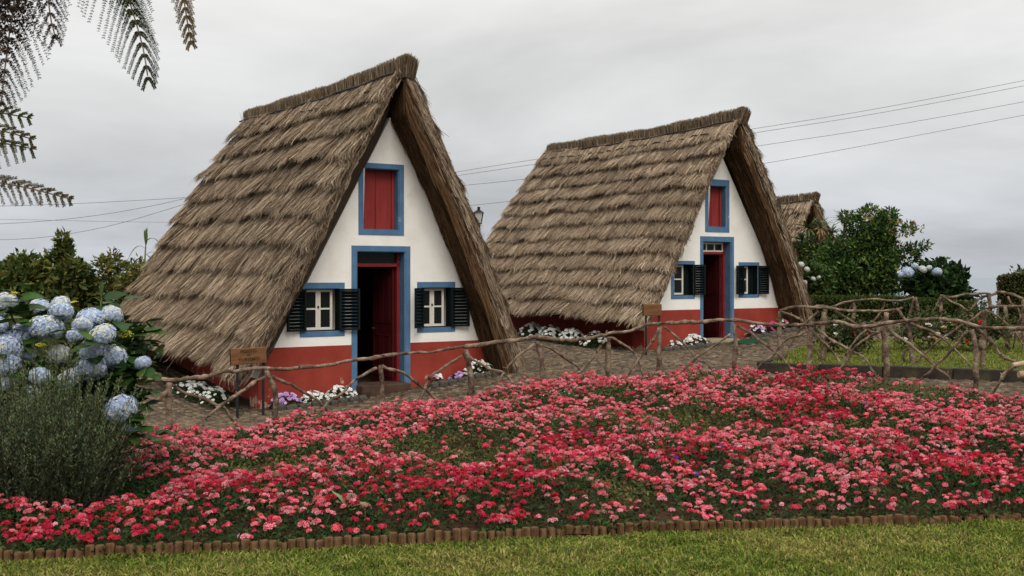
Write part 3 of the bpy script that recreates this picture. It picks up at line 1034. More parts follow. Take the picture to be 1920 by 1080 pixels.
# ------------------------------------------------------------------ lawn blades
def blades(name, n, xr, yr, keep, hgt, wid, cols, zoff=0.0, parent=None, lean=.6):
    x = rng.uniform(*xr, n); y = rng.uniform(*yr, n)
    k = keep(x, y)
    x, y = x[k], y[k]
    n = len(x)
    z = G(x, y) + zoff
    clump = .75 + .35 * wob(x * 3.1, y * 3.1) + .2 * wob(x * 9, y * 9, 2)
    h = hgt * rng.uniform(.5, 1.2, n) * np.clip(clump, .35, 1.5)
    a = rng.uniform(0, 2 * np.pi, n)
    ln = h * rng.uniform(.2, lean * 2, n)
    dx, dy = np.cos(a) * ln, np.sin(a) * ln
    P = np.empty((n, 3, 3))
    P[:, 0] = np.stack([x, y, z - .004], -1)
    P[:, 1] = np.stack([x + dx * .35, y + dy * .35, z + h * .65], -1)
    P[:, 2] = np.stack([x + dx, y + dy, z + h * .95], -1)
    W = wid * rng.uniform(.7, 1.3, n)[:, None] * np.array([1, .8, .12])[None]
    a2 = rng.uniform(0, np.pi, n)
    S = np.stack([np.cos(a2), np.sin(a2) * .6, 0 * a2], -1)
    V, F = strips(P, W, nrm(S))
    cols = np.array(cols)
    patch = wob(x * 1.3, y * 1.9, 1.0)
    ci = np.clip((rng.random(n) * .7 + .5 * (patch * .5 + .5)) * len(cols), 0, len(cols) - 1).astype(int)
    c = cols[ci] * rng.uniform(.55, 1.4, (n, 1)) * (1 + .25 * wob(x * 6, y * 6, 9))[:, None]
    return link(name, mesh_np(name, V, F, M['grass'], np.repeat(c, 6, axis=0)), parent)


LAWN = [(.054, .102, .013), (.092, .142, .018), (.135, .172, .026), (.20, .200, .042), (.27, .225, .075)]
gl = blades('lawn_grass', 170000, (-4.2, 4.4), (4.7, 7.3), lambda x, y: (y < y_stk(x) - .02) & (np.abs(x) < y * .53 + .3), .030, .0042, LAWN, lean=1.0)
tag(gl, 'short rough lawn grass in front of the log edging', 'grass', kind='stuff')
gt = blades('edge_grass', 2600, (-4, 4.2), (5.4, 7.3), lambda x, y: (np.abs(y_stk(x) - y - .03) < .035) & (wob(x * 4, 0 * x) > -.1), .085, .0035, LAWN[:3])
tag(gt, 'taller grass tufts against the log edging', 'grass', kind='stuff')
gp_ = blades('plot_grass', 60000, (3.5, 9.6), (12, 19), lambda x, y: in_plot(x, y - .08) & in_plot(x, y + .1), .05, .006, [(.09, .13, .02), (.14, .18, .03), (.18, .20, .04), (.2, .19, .05)], zoff=.11)
tag(gp_, 'mown grass of the kerbed lawn plot around the rose bushes', 'grass', kind='stuff')
gm = blades('path_weeds', 5200, (-5, 9), (12, 24), lambda x, y: (inside_house(x, y, (-1.966, 16.05), .42) & ~inside_house(x, y, (-1.966, 16.05), .05) | inside_house(x, y, (4.16, 21.6), .40) & ~inside_house(x, y, (4.16, 21.6), .05)) & (wob(x * 2, y * 2, 5) > -.1), .05, .006, [(.10, .12, .025), (.14, .15, .035), (.17, .15, .05)])
tag(gm, 'thin weeds along the foot of the cottage walls', 'weeds', kind='stuff')

# ------------------------------------------------------------------ pink flower bed
bed = empty('flower_bed', (0, 6.5, 0))
tag(bed, 'wide bed of pink and crimson flowers behind the log edging', 'flower bed')
soil = sheet('soil', np.arange(-6, 6.6, .12), np.arange(5.3, 14.4, .12), M['soil'], .02, lambda x, y: (y > y_stk(x) + .03) & (y < y_bed(x) + .15))
soil.parent = bed
soil.matrix_parent_inverse = Matrix.Translation((0, -6.5, 0))


def bed_h(x, y):
    f = np.clip((y - y_stk(x)) / .38, 0, 1) * np.clip((y_bed(x) + .12 - y) / .3, 0.15, 1)
    base = .175 + .10 * wob(x * 1.1, y * .9, .4) + .05 * wob(x * 3.3, y * 3, 2.2)
    base = base + .06 * np.exp(-((x - 1.7) / 2.0) ** 2 - ((y - 12.6) / 1.2) ** 2) + .05 * np.exp(-((x - .1) / .8) ** 2 - ((y - 9.8) / .7) ** 2)
    base = base - .05 * np.clip((-x - 1.2) / 1.5, 0, 1)
    return np.maximum(base, .07) * (.12 + .88 * f)


GREEN = [(-.6, 8.6, .7, .7), (1.4, 9.8, .9, .65), (.1, 10.2, .5, .35), (4.2, 11.3, .65, .45), (2.3, 12.7, .8, .3), (-1.9, 8.2, .4, .4), (.75, 7.1, .25, .25), (3.0, 9.3, .4, .25), (1.0, 11.6, .5, .25), (-.2, 11.4, .35, .25)]
BARE = [(1.0, 6.8, .22, .16), (-.25, 6.5, .14, .08), (1.7, 7.0, .18, .10)]
CRIM = [(-.35, 7.0, .75, .75), (-2.4, 6.1, 1.1, .35), (2.75, 10.0, .6, .7), (3.3, 7.7, .7, .6), (0, 6.45, .5, .25), (-1.75, 7.0, .6, .35), (.55, 8.6, .3, .6), (3.4, 12.2, .6, .4), (1.3, 7.9, .35, .3)]


def blob(lst, x, y):
    v = np.zeros_like(x)
    for a, b, c, d in lst:
        v = np.maximum(v, np.exp(-((x - a) / c) ** 2 - ((y - b) / d) ** 2))
    return v


def in_bed(x, y, pad=0.0):
    return (y > y_stk(x) + .055 + pad) & (y < y_bed(x)) & (np.abs(x) < y * .50 + .5)


# rosemary stands at the left: flowers stop there
ROS = (-2.95, 6.95)


def off_ros(x, y):
    return ((x - ROS[0]) / .62) ** 2 + ((y - 7.3) / .62) ** 2 > 1


# flower heads: domes of small five-petalled florets
def head_mesh(name, tone, seed):
    r = np.random.default_rng(seed)
    V, F, Cc = [], [], []
    nfl = 15
    for k in range(nfl):
        u_ = (k + .5) / nfl
        el = math.acos(1 - u_ * .75)
        az = k * 2.399 + r.uniform(-.3, .3)
        d = np.array([math.sin(el) * math.cos(az), math.sin(el) * math.sin(az), math.cos(el)])
        c = d * np.array([.027, .027, .013]) * r.uniform(.7, 1.18) + r.normal(0, .0025, 3)
        a = np.cross(d, [0.3, .1, .9]); a /= np.linalg.norm(a)
        b = np.cross(d, a)
        b0 = len(V)
        V.append(c - d * .002)
        fr = r.uniform(.0095, .0125)
        tn = np.array(tone) * r.uniform(.6, 1.3) + (r.random() < .07) * np.array([.08, .09, .10])
        Cc.append(tn * .55)
        ph = r.uniform(0, 6)
        for q in range(5):
            for s_ in (-.42, .42):
                t_ = ph + 2 * math.pi * q / 5 + s_
                V.append(c + (a * math.cos(t_) + b * math.sin(t_)) * fr + d * .002)
                Cc.append(np.minimum(tn * 1.2 + .012, .95))
            F.append((b0, b0 + 1 + 2 * q, b0 + 2 + 2 * q))
    # green calyx and stem stub
    b0 = len(V)
    for q in range(3):
        t_ = 2 * math.pi * q / 3
        V += [np.array([.003 * math.cos(t_), .003 * math.sin(t_), .012]), np.array([.002 * math.cos(t_), .002 * math.sin(t_), -.07])]
        Cc += [np.array([.08, .12, .03])] * 2
    for q in range(3):
        q2 = (q + 1) % 3
        F += [(b0 + 2 * q, b0 + 2 * q + 1, b0 + 2 * q2 + 1), (b0 + 2 * q, b0 + 2 * q2 + 1, b0 + 2 * q2)]
    return np.array(V), np.array(F), np.array(Cc)


TONES = {'faded': (.30, .15, .11), 'pale': (.78, .27, .31), 'salmon': (.70, .085, .115), 'pink': (.75, .155, .20), 'rose': (.58, .030, .080), 'crimson': (.44, .008, .040), 'red': (.42, .010, .022)}
HM = {}
for i, (k, tn) in enumerate(TONES.items()):
    HM[k] = [head_mesh(k, tn, 10 * i + q) for q in range(5)]
n = 40000
fx = rng.uniform(-4.6, 6, n); fy = rng.uniform(5.5, 14, n)
ok = in_bed(fx, fy) & off_ros(fx, fy)
fx, fy = fx[ok], fy[ok]
g_ = blob(GREEN, fx, fy) + .3 * wob(fx * 2.3, fy * 2.3, 3) * .6
bare = blob(BARE, fx, fy)
clus = .5 + .5 * wob(fx * 3.1, fy * 3.1, 7)
prob = np.clip(1.02 - 1.1 * np.clip(g_ * 1.15, 0, 1) - bare, .03, 1) * (.12 + 1.0 * clus)
cr = np.clip(blob(CRIM, fx, fy) * 1.3 + .25 * wob(fx * 2.7, fy * 2.2, 4), 0, 1)
prob *= 1 + .45 * (cr > .5)
prob = np.maximum(prob, .5 * (fy < y_stk(fx) + .3) * (1 - bare))
ok = rng.random(len(fx)) < prob * .95
fx, fy, cr = fx[ok], fy[ok], cr[ok]
fz = G(fx, fy) + .02 + bed_h(fx, fy) * rng.uniform(.80, 1.25, len(fx)) + .022
kinds = []
for v in cr:
    u_ = random.random()
    if random.random() < .05:
        kinds.append('faded')
    elif u_ < v * .9 - .08:
        kinds.append(random.choice(['crimson', 'crimson', 'rose', 'red']))
    else:
        kinds.append(random.choice(['salmon', 'pink', 'salmon', 'pink', 'rose', 'pink', 'pale']))
sizes = rng.choice([.55, .7, .85, 1.0, 1.2], len(fx), p=(.18, .28, .28, .18, .08)) * rng.uniform(.88, 1.12, len(fx)) * np.where(cr > .5, .95, 1)
order = np.argsort(fy - .0 * fx)
near = set(order[:300].tolist())
head_me = {}
for k in HM:
    for q in range(5):
        V, F, Cc = HM[k][q]
        head_me[(k, q)] = mesh_np('flower_head', V, F, M['petal'], np.clip(Cc, 0, 1))
restV, restF, restC, nv = [], [], [], 0
for i in range(len(fx)):
    q = i % 5
    rz, ty, tx = random.uniform(0, 6.28), random.gauss(0, .2), random.gauss(-.12, .2)
    if i in near:
        o = link('flower_head', head_me[(kinds[i], q)], bed, (fx[i], fy[i] - 6.5, fz[i]), (tx, ty, rz))
        o.scale = (sizes[i],) * 3
    else:
        V, F, Cc = HM[kinds[i]][q]
        mtx = np.array(Matrix.Rotation(tx, 3, 'X') @ Matrix.Rotation(ty, 3, 'Y') @ Matrix.Rotation(rz, 3, 'Z')) * sizes[i]
        restV.append(V @ mtx.T + np.array([fx[i], fy[i] - 6.5, fz[i]]))
        restF.append(F + nv)
        restC.append(np.clip(Cc * random.uniform(.7, 1.15), 0, 1))
        nv += len(V)
o = link('far_flower_heads', mesh_np('far_flower_heads', np.concatenate(restV), np.concatenate(restF), M['petal'], np.concatenate(restC)), bed)
o['kind'] = 'stuff'
# a few violet flowers among the pink
VM = head_mesh('v', (.12, .05, .30), 77)
vm = mesh_np('flower_head', VM[0], VM[1], M['petal'], np.clip(VM[2], 0, 1))
for (x, y) in ((.65, 8.9), (1.2, 7.8), (1.3, 7.5), (1.6, 8.2), (2.9, 9.6), (3.3, 9.9)):
    o = link('violet_flower_head', vm, bed, (x, y - 6.5, g1(x, y) + float(bed_h(np.array(x), np.array(y))) + .05), (random.gauss(0, .2), random.gauss(0, .2), random.uniform(0, 6)))
    o.scale = (.8,) * 3

# foliage of the bed
n = 300000
lx = rng.uniform(-4.8, 6.2, n); ly = 5.5 + (14.3 - 5.5) * rng.random(n) ** 1.15
ok = in_bed(lx, ly, -.06) & (rng.random(n) > blob(BARE, lx, ly) * .95)
lx, ly = lx[ok], ly[ok]
n = len(lx)
hf = rng.random(n) ** .55
lz = G(lx, ly) + .02 + bed_h(lx, ly) * hf * 1.08
a = rng.uniform(0, 2 * np.pi, n)
up = rng.uniform(.0, 1.1, n)
Dr = np.stack([np.cos(a), np.sin(a), up], -1)
Nn = nrm(np.stack([rng.normal(0, .5, n), rng.normal(-.2, .5, n), np.full(n, 1.)], -1))
L_ = rng.uniform(.022, .052, n)
V, F = leaf_cards(np.stack([lx, ly - 6.5, lz], -1), Dr, Nn, L_, L_ * rng.uniform(.28, .5, n))
gg = np.clip(blob(GREEN, lx, ly), 0, 1)[:, None]
colA = np.array([(.015, .038, .008), (.023, .054, .011), (.036, .070, .015), (.010, .025, .007)])[rng.choice(4, n)]
colB = np.array([(.060, .078, .016), (.090, .098, .022), (.13, .105, .032), (.036, .054, .012), (.10, .06, .03)])[rng.choice(5, n)]
c = (colA * (1 - gg) + colB * gg) * rng.uniform(.7, 1.3, (n, 1))
o = link('foliage', mesh_np('foliage', V, F, M['leaf'], np.repeat(c, 4, axis=0)), bed)
o['kind'] = 'stuff'

# ------------------------------------------------------------------ rustic branch fences
FENCES = {
'front': {
  'rail': [
   [(-3.95,10.8,0.53),(-3.53,11.0,0.52),(-3.27,11.17,0.53),(-3.01,11.34,0.57),(-2.66,11.55,0.59),(-2.35,11.76,0.57),(-1.93,12.04,0.61),(-1.51,12.3,0.66),(-1.01,12.66,0.68),(-0.55,12.98,0.72)],
   [(-0.6,12.95,0.72),(0.0,13.29,0.78),(0.34,13.47,0.81),(0.68,13.67,0.76),(0.9,13.8,0.76),(1.26,14.0,0.82),(1.51,14.07,0.84),(1.77,14.14,0.93),(1.99,14.2,0.96)],
   [(1.93,14.19,0.95),(2.4,14.11,0.97),(2.87,14.01,1.0),(3.37,13.74,0.96),(3.83,13.44,0.96)],
   [(3.79,13.48,0.97),(4.04,13.25,1.01),(4.24,13.05,0.97),(4.58,12.72,1.03),(4.71,12.57,1.07),(4.93,12.33,1.09),(5.1,12.14,1.06),(5.26,11.95,1.01),(5.51,11.73,1.01),(5.75,11.5,1.04)],
  ],
  'post': [
   [(-3.53,11.0,0.49),(-3.54,11.0,0.25),(-3.51,11.01,-0.14)],
   [(-2.66,11.55,0.57),(-2.58,11.6,0.35),(-2.57,11.61,0.18),(-2.59,11.59,-0.12)],
   [(-1.52,12.29,0.56),(-1.5,12.3,0.34),(-1.51,12.3,-0.09)],
   [(-0.57,12.97,0.69),(-0.52,13.0,0.46),(-0.49,13.01,-0.06)],
   [(0.32,13.46,0.76),(0.39,13.5,0.42),(0.39,13.5,-0.02)],
   [(1.27,14.0,0.78),(1.26,14.0,0.52),(1.27,14.0,0.06)],
   [(1.97,14.2,0.91),(1.96,14.2,0.64),(1.97,14.2,0.11)],
   [(2.92,14.0,0.95),(2.93,14.0,0.66),(2.9,14.0,0.13)],
   [(3.78,13.48,0.95),(3.77,13.5,0.69),(3.77,13.5,0.16)],
   [(4.46,12.84,0.98),(4.49,12.8,0.67),(4.5,12.8,0.17)],
   [(5.18,12.03,0.98),(5.22,11.99,0.73),(5.21,12.0,0.19)],
  ],
  'brace': [
   [(-3.54,10.94,0.4),(-3.65,10.89,0.31),(-3.78,10.83,0.26)],
   [(-3.51,11.07,0.45),(-3.4,11.15,0.36),(-3.19,11.28,0.26),(-3.07,11.36,0.19),(-2.97,11.42,0.03),(-2.8,11.53,-0.14)],
   [(-2.66,11.5,0.5),(-2.89,11.35,0.35),(-3.09,11.23,0.2),(-3.21,11.15,0.07),(-3.3,11.1,-0.08)],
   [(-2.61,11.64,0.49),(-2.36,11.81,0.33),(-2.15,11.95,0.18),(-1.92,12.09,-0.03)],
   [(-1.55,12.22,0.53),(-1.75,12.09,0.43),(-1.92,11.99,0.28),(-2.08,11.88,0.12),(-2.26,11.76,-0.09)],
   [(-1.5,12.36,0.54),(-1.28,12.52,0.44),(-1.08,12.67,0.27),(-0.93,12.77,0.13),(-0.76,12.89,-0.03)],
   [(-0.61,12.89,0.62),(-0.83,12.74,0.48),(-1.01,12.61,0.33),(-1.05,12.58,0.18),(-1.21,12.47,-0.03)],
   [(-0.52,13.05,0.6),(-0.3,13.18,0.45),(-0.07,13.3,0.34),(0.17,13.43,0.12)],
   [(0.27,13.38,0.73),(0.03,13.26,0.54),(-0.1,13.19,0.38),(-0.36,13.04,0.03)],
   [(0.34,13.52,0.72),(0.62,13.68,0.57),(0.86,13.82,0.39),(1.13,13.98,0.15)],
   [(1.22,13.93,0.75),(1.07,13.85,0.56),(0.93,13.77,0.4),(0.68,13.62,0.22),(0.4,13.46,0.03)],
   [(1.3,14.06,0.77),(1.52,14.12,0.66),(1.66,14.16,0.5),(1.77,14.19,0.22)],
   [(1.95,14.15,0.89),(1.87,14.12,0.72),(1.69,14.07,0.51),(1.54,14.03,0.3),(1.36,13.98,0.1)],
   [(2.03,14.24,0.9),(2.27,14.19,0.71),(2.44,14.15,0.49),(2.61,14.12,0.4),(2.76,14.09,0.21)],
   [(2.86,13.96,0.82),(2.66,14.0,0.66),(2.39,14.06,0.47),(2.08,14.13,0.26)],
   [(2.97,14.03,0.93),(3.26,13.86,0.73),(3.5,13.72,0.5),(3.75,13.57,0.24)],
   [(3.72,13.47,0.89),(3.5,13.6,0.78),(3.35,13.69,0.57),(3.17,13.8,0.39),(3.03,13.88,0.21)],
   [(3.86,13.48,0.91),(4.0,13.34,0.77),(4.26,13.1,0.62),(4.41,12.96,0.4),(4.49,12.87,0.23)],
   [(4.42,12.81,0.92),(4.23,13.0,0.76),(4.13,13.1,0.58),(3.93,13.28,0.27)],
   [(4.53,12.84,0.94),(4.73,12.62,0.75),(4.95,12.38,0.49),(5.03,12.28,0.43),(5.11,12.2,0.21)],
   [(5.13,12.01,0.97),(4.98,12.21,0.68),(4.87,12.33,0.52),(4.65,12.57,0.22)],
   [(5.25,12.03,0.99),(5.37,11.93,0.85),(5.43,11.87,0.71),(5.56,11.76,0.63),(5.64,11.68,0.62)],
   [(5.52,11.65,0.62),(5.41,11.75,0.48),(5.28,11.87,0.25)],
  ],
},
'middle': {
  'rail': [
   [(3.79,15.1,1.09),(3.99,15.04,1.14),(4.26,14.95,1.14),(4.47,14.89,1.12),(4.74,14.8,1.1),(5.13,14.67,1.1),(5.34,14.59,1.15)],
  ],
  'post': [
   [(3.8,15.1,1.08),(3.79,15.1,0.73),(3.8,15.1,0.29)],
   [(4.36,14.92,1.08),(4.35,14.92,0.74),(4.36,14.92,0.31)],
   [(5.15,14.66,1.08),(5.13,14.67,0.76),(5.14,14.66,0.32)],
   [(5.39,14.57,0.98),(5.44,14.54,0.69),(5.46,14.53,0.31)],
   [(6.25,14.1,1.13),(6.23,14.11,0.72),(6.22,14.11,0.29)],
  ],
  'brace': [
   [(3.79,15.05,1.08),(4.01,14.98,1.0),(4.09,14.95,0.94),(4.18,14.92,0.67),(4.3,14.88,0.43)],
   [(4.31,14.99,1.09),(4.17,15.04,0.96),(4.03,15.08,0.77),(3.93,15.11,0.58),(3.85,15.14,0.32)],
   [(4.26,14.9,0.77),(4.42,14.85,0.58),(4.58,14.79,0.34)],
   [(4.52,14.93,1.09),(4.79,14.84,0.91),(5.02,14.76,0.77),(5.2,14.7,0.61)],
   [(4.93,14.68,0.89),(4.71,14.75,0.64),(4.57,14.8,0.32)],
   [(5.32,14.66,1.12),(5.12,14.73,0.97),(5.0,14.76,0.88)],
   [(5.25,14.57,1.14),(5.4,14.5,0.96),(5.76,14.31,0.76),(6.1,14.11,0.38)],
   [(6.26,14.15,1.12),(6.09,14.25,0.96),(5.77,14.42,0.7),(5.44,14.6,0.31)],
   [(6.23,14.04,1.14),(6.45,13.95,0.97),(6.68,13.84,0.68)],
   [(5.41,14.62,0.58),(5.36,14.64,0.47),(5.45,14.6,0.32)],
  ],
},
'far': {
  'rail': [
   [(5.43,19.2,1.01),(5.57,19.14,1.04),(5.72,19.08,1.01),(5.87,19.03,1.09),(5.98,18.98,1.12),(6.15,18.92,1.14),(6.4,18.82,1.17),(6.57,18.76,1.15),(6.81,18.67,1.15),(7.01,18.6,1.21)],
   [(7.39,18.41,1.24),(7.52,18.33,1.22),(7.66,18.24,1.24),(7.77,18.17,1.26),(8.04,18.0,1.28)],
   [(8.04,18.0,1.23),(8.18,17.87,1.3),(8.33,17.73,1.26),(8.51,17.55,1.16)],
  ],
  'post': [
   [(6.07,18.95,1.1),(6.07,18.95,0.8),(6.06,18.95,0.37)],
   [(5.62,19.12,1.03),(5.61,19.13,0.69),(5.61,19.13,0.31)],
   [(7.02,18.6,1.2),(7.08,18.57,0.9),(7.11,18.56,0.42)],
   [(7.41,18.4,1.22),(7.4,18.4,0.82),(7.42,18.4,0.45)],
   [(8.04,17.99,1.29),(8.06,17.98,0.93),(8.05,17.99,0.48)],
   [(8.45,17.61,1.19),(8.44,17.62,0.85),(8.44,17.61,0.46)],
  ],
  'brace': [
   [(6.98,18.56,1.16),(6.94,18.57,0.95),(6.8,18.62,0.62)],
   [(6.06,19.01,1.08),(6.01,19.03,0.89),(5.89,19.07,0.71)],
   [(6.55,18.71,1.12),(6.47,18.74,0.94),(6.33,18.79,0.73)],
   [(7.43,18.45,1.23),(7.33,18.5,1.02),(7.14,18.6,0.79)],
   [(7.41,18.34,1.21),(7.64,18.19,1.07),(7.81,18.08,0.89)],
   [(8.04,18.06,1.24),(7.93,18.13,1.17),(7.83,18.2,1.01),(7.63,18.32,0.84)],
   [(8.24,17.73,1.24),(8.29,17.69,1.11),(8.37,17.62,1.03),(8.4,17.58,0.85)],
  ],
},
'side': {
  'rail': [
   [(7.51,16.78,1.09),(7.63,16.5,1.11),(7.8,16.08,1.12)],
  ],
  'post': [
   [(7.52,16.76,1.09),(7.52,16.75,0.72),(7.52,16.76,0.28)],
   [(7.63,16.49,1.11),(7.65,16.46,0.74),(7.64,16.47,0.27)],
   [(7.77,16.16,1.12),(7.76,16.16,0.75),(7.77,16.16,0.25)],
  ],
  'brace': [
   [(7.57,16.54,1.21),(7.55,16.58,0.98),(7.59,16.5,0.69),(7.65,16.36,0.46)],
   [(7.78,16.25,0.99),(7.73,16.36,0.74),(7.71,16.43,0.41)],
  ],
},

}


def smooth_path(pts, step=.05, wobble=.010, seed=0):
    """resample a polyline with a Catmull-Rom curve and add knots and kinks"""
    P = np.array(pts, dtype=float)
    P = np.vstack([2 * P[0] - P[1], P, 2 * P[-1] - P[-2]])
    o = []
    for i in range(1, len(P) - 2):
        n_ = max(2, int(np.linalg.norm(P[i + 1] - P[i]) / step))
        for k in range(n_):
            t_ = k / n_
            o.append(.5 * ((2 * P[i]) + (-P[i - 1] + P[i + 1]) * t_ + (2 * P[i - 1] - 5 * P[i] + 4 * P[i + 1] - P[i + 2]) * t_ ** 2 + (-P[i - 1] + 3 * P[i] - 3 * P[i + 1] + P[i + 2]) * t_ ** 3))
    o.append(P[-2])
    o = np.array(o)
    r = np.random.default_rng(seed)
    w_ = r.normal(0, 1, o.shape)
    w_ = (w_ + np.roll(w_, 1, 0) + np.roll(w_, 2, 0)) / 3
    w_[0] = w_[-1] = 0
    return o + w_ * wobble


FLAB = {'front': 'long rustic branch fence running behind the pink flower bed', 'middle': 'rustic branch fence just behind the kerb of the lawn plot',
        'far': 'rustic branch fence at the back of the lawn plot, before the low hedge', 'side': 'short level-railed branch fence at the far right before the tall hedge'}
sd = 0
for fn, parts in FENCES.items():
    p0 = parts['post'][0][-1]
    fe = empty('branch_fence', (p0[0], p0[1], g1(p0[0], p0[1])))
    tag(fe, FLAB[fn], 'fence', 'rustic branch fences')
    org = np.array(fe.location)
    for pn, base_r in (('post', .031), ('rail', .025), ('brace', .0185)):
        for pl in parts[pn]:
            sd += 1
            pl = [list(q) for q in pl]
            if pn == 'post':
                gz = g1(pl[-1][0], pl[-1][1])
                pl[-1][2] = min(pl[-1][2], gz - .06)
            elif pn == 'brace' and fn == 'front':
                gz = g1(pl[-1][0], pl[-1][1])
                if pl[-1][2] < gz + .2:
                    pl[-1][2] = min(pl[-1][2], gz - .03)
            pts = smooth_path(pl, .05, .0115 if pn != 'post' else .007, sd) - org
            r = np.random.default_rng(sd)
            m_ = len(pts)
            rad = base_r * r.uniform(.85, 1.12) * (1 - .28 * np.linspace(0, 1, m_) * (1 if pn != 'post' else -.6)) * (1 + .13 * r.normal(0, 1, m_))
            kn = r.integers(1, max(2, m_ - 1), max(1, m_ // 9))
            rad[kn] *= 1.25
            b = MB().tube([tuple(q) for q in pts], [max(.012, v) for v in rad], 8)
            for q in range(r.integers(2, 5) if pn != 'post' else 2):      # stubs of trimmed twigs
                i0 = int(r.integers(1, max(2, m_ - 1)))
                dv_ = r.normal(0, 1, 3)
                dv_ = dv_ / np.linalg.norm(dv_) * r.uniform(.035, .075)
                dv_[2] = abs(dv_[2])
                b.tube([tuple(pts[i0]), tuple(pts[i0] + dv_ * .6), tuple(pts[i0] + dv_)], [.012, .008, .006], 5)
            b.obj(pn, M['bark_branch'], fe, smooth=True)

# cut logs at the right edge
lg = empty('log_rail', (4.85, 10.0, g1(4.85, 10.0)))
tag(lg, 'stubby post with two pale sawn logs at the right edge of the picture', 'log rail')
zl = g1(4.85, 10.0)
MB().tube([(.05, .06, -.1), (.04, .06, .3), (.05, .06, .60 - zl)], [.055, .052, .05], 9).obj('post', M['bark_dark'], lg)
MB().tube([(-.17, -.03, .755 - zl), (-.02, -.01, .775 - zl), (.5, .02, .80 - zl)], [.02, .027, .03], 9).obj('log', M['cut_wood'], lg)
MB().tube([(-.10, .0, .665 - zl), (.1, .01, .672 - zl), (.5, .03, .69 - zl)], [.032, .033, .034], 10).obj('log', M['cut_wood'], lg)

# ------------------------------------------------------------------ signs
def sign(name, x, y, zt, zb_, wd, rz, tilt, label, lines, posts):
    zg = g1(x, y)
    s_ = empty(name, (x, y, zg), rz)
    tag(s_, label, 'sign', 'brown wooden cottage signs')
    h_ = zt - zb_
    bo = MB().box(-wd / 2, wd / 2, -.014, .014, -h_ / 2, h_ / 2).obj('board', M['sign_wood'], s_, (0, -.03, (zt + zb_) / 2 - zg), (0, tilt, 0), bevel=.004)
    MB().box(-wd / 2 - .012, -wd / 2 - .0005, -.013, .017, -h_ / 2, h_ / 2).obj('edge_strip', M['sign_edge'], bo)
    for (tx, sz, oz) in lines:
        cu = bpy.data.curves.new('lettering', 'FONT')
        cu.body = tx
        cu.size = sz
        cu.align_x = 'CENTER'
        cu.align_y = 'CENTER'
        cu.extrude = .0015
        cu.offset = .0008
        cu.space_character = 1.12
        tmp = bpy.data.objects.new('tmp', cu)
        C.objects.link(tmp)
        me = bpy.data.meshes.new_from_object(tmp.evaluated_get(bpy.context.evaluated_depsgraph_get()))
        bpy.data.objects.remove(tmp)
        me.materials.clear()
        me.materials.append(M['sign_edge'])
        link('lettering', me, bo, (0, -.0165, oz), (R(90), 0, 0))
    for (px, top) in posts:
        gz = g1(x + px * math.cos(rz), y + px * math.sin(rz)) - zg
        MB().box(px - .017, px + .017, -.013, .013, gz - .15, top - zg).obj('post', M['metal_dark'], s_, bevel=.003)
    return s_


sign('wooden_sign', -3.46, 14.0, .640, .430, .455, R(20), R(-3), 'brown board reading POSTO DE TURISMO on two dark posts', [('POSTO', .060, .062), ('DE', .034, .012), ('TURiSMO', .060, -.045)], ((-.14, .45), (.19, .46)))
sign('wooden_sign', 2.49, 19.0, 1.075, .868, .345, R(14), R(0), 'small blank brown board on two posts by the middle cottage', [], ((-.11, .9), (.135, .9)))

# ------------------------------------------------------------------ lantern between the cottages
lz = g1(-.60, 21.0)
lp = empty('street_lamp', (-.655, 21.0, lz))
tag(lp, 'black lantern lamp peeking out beside the nearest roof', 'street lamp')
zz0 = 2.60 - lz
MB().tube([(0, 0, -.2), (0, 0, .5), (0, 0, 1.2), (0, 0, zz0)], [.06, .045, .032, .028], 10).obj('post', M['metal_dark'], lp)
q = MB()
for sx in (-1, 1):
    for sy in (-1, 1):
        q.tube([(sx * .05, sy * .05, zz0 + .01), (sx * .085, sy * .085, zz0 + .22)], .009, 5)
q.box(-.062, .062, -.062, .062, zz0 - .005, zz0 + .012)
q.obj('frame', M['metal_dark'], lp)
for k in range(4):
    a = k * math.pi / 2
    c_, s_ = math.cos(a), math.sin(a)
    V = [(-.045, -.052, zz0 + .012), (.045, -.052, zz0 + .012), (.08, -.083, zz0 + .22), (-.08, -.083, zz0 + .22)]
    V = np.array([(x * c_ - y * s_, x * s_ + y * c_, z) for x, y, z in V])
    link('pane', mesh_np('pane', V, np.array([[0, 1, 2, 3]]), M['lamp_glass']), lp)
V = [(sx * .105, sy * .105, zz0 + .22) for sx, sy in ((-1, -1), (1, -1), (1, 1), (-1, 1))] + [(sx * .03, sy * .03, zz0 + .275) for sx, sy in ((-1, -1), (1, -1), (1, 1), (-1, 1))]
b = MB(); b.v = V; b.f = [(0, 1, 5, 4), (1, 2, 6, 5), (2, 3, 7, 6), (3, 0, 4, 7), (3, 2, 1, 0), (4, 5, 6, 7)]
b.box(-.028, .028, -.028, .028, zz0 + .276, zz0 + .335)
b.obj('cap', M['metal_dark'], lp)

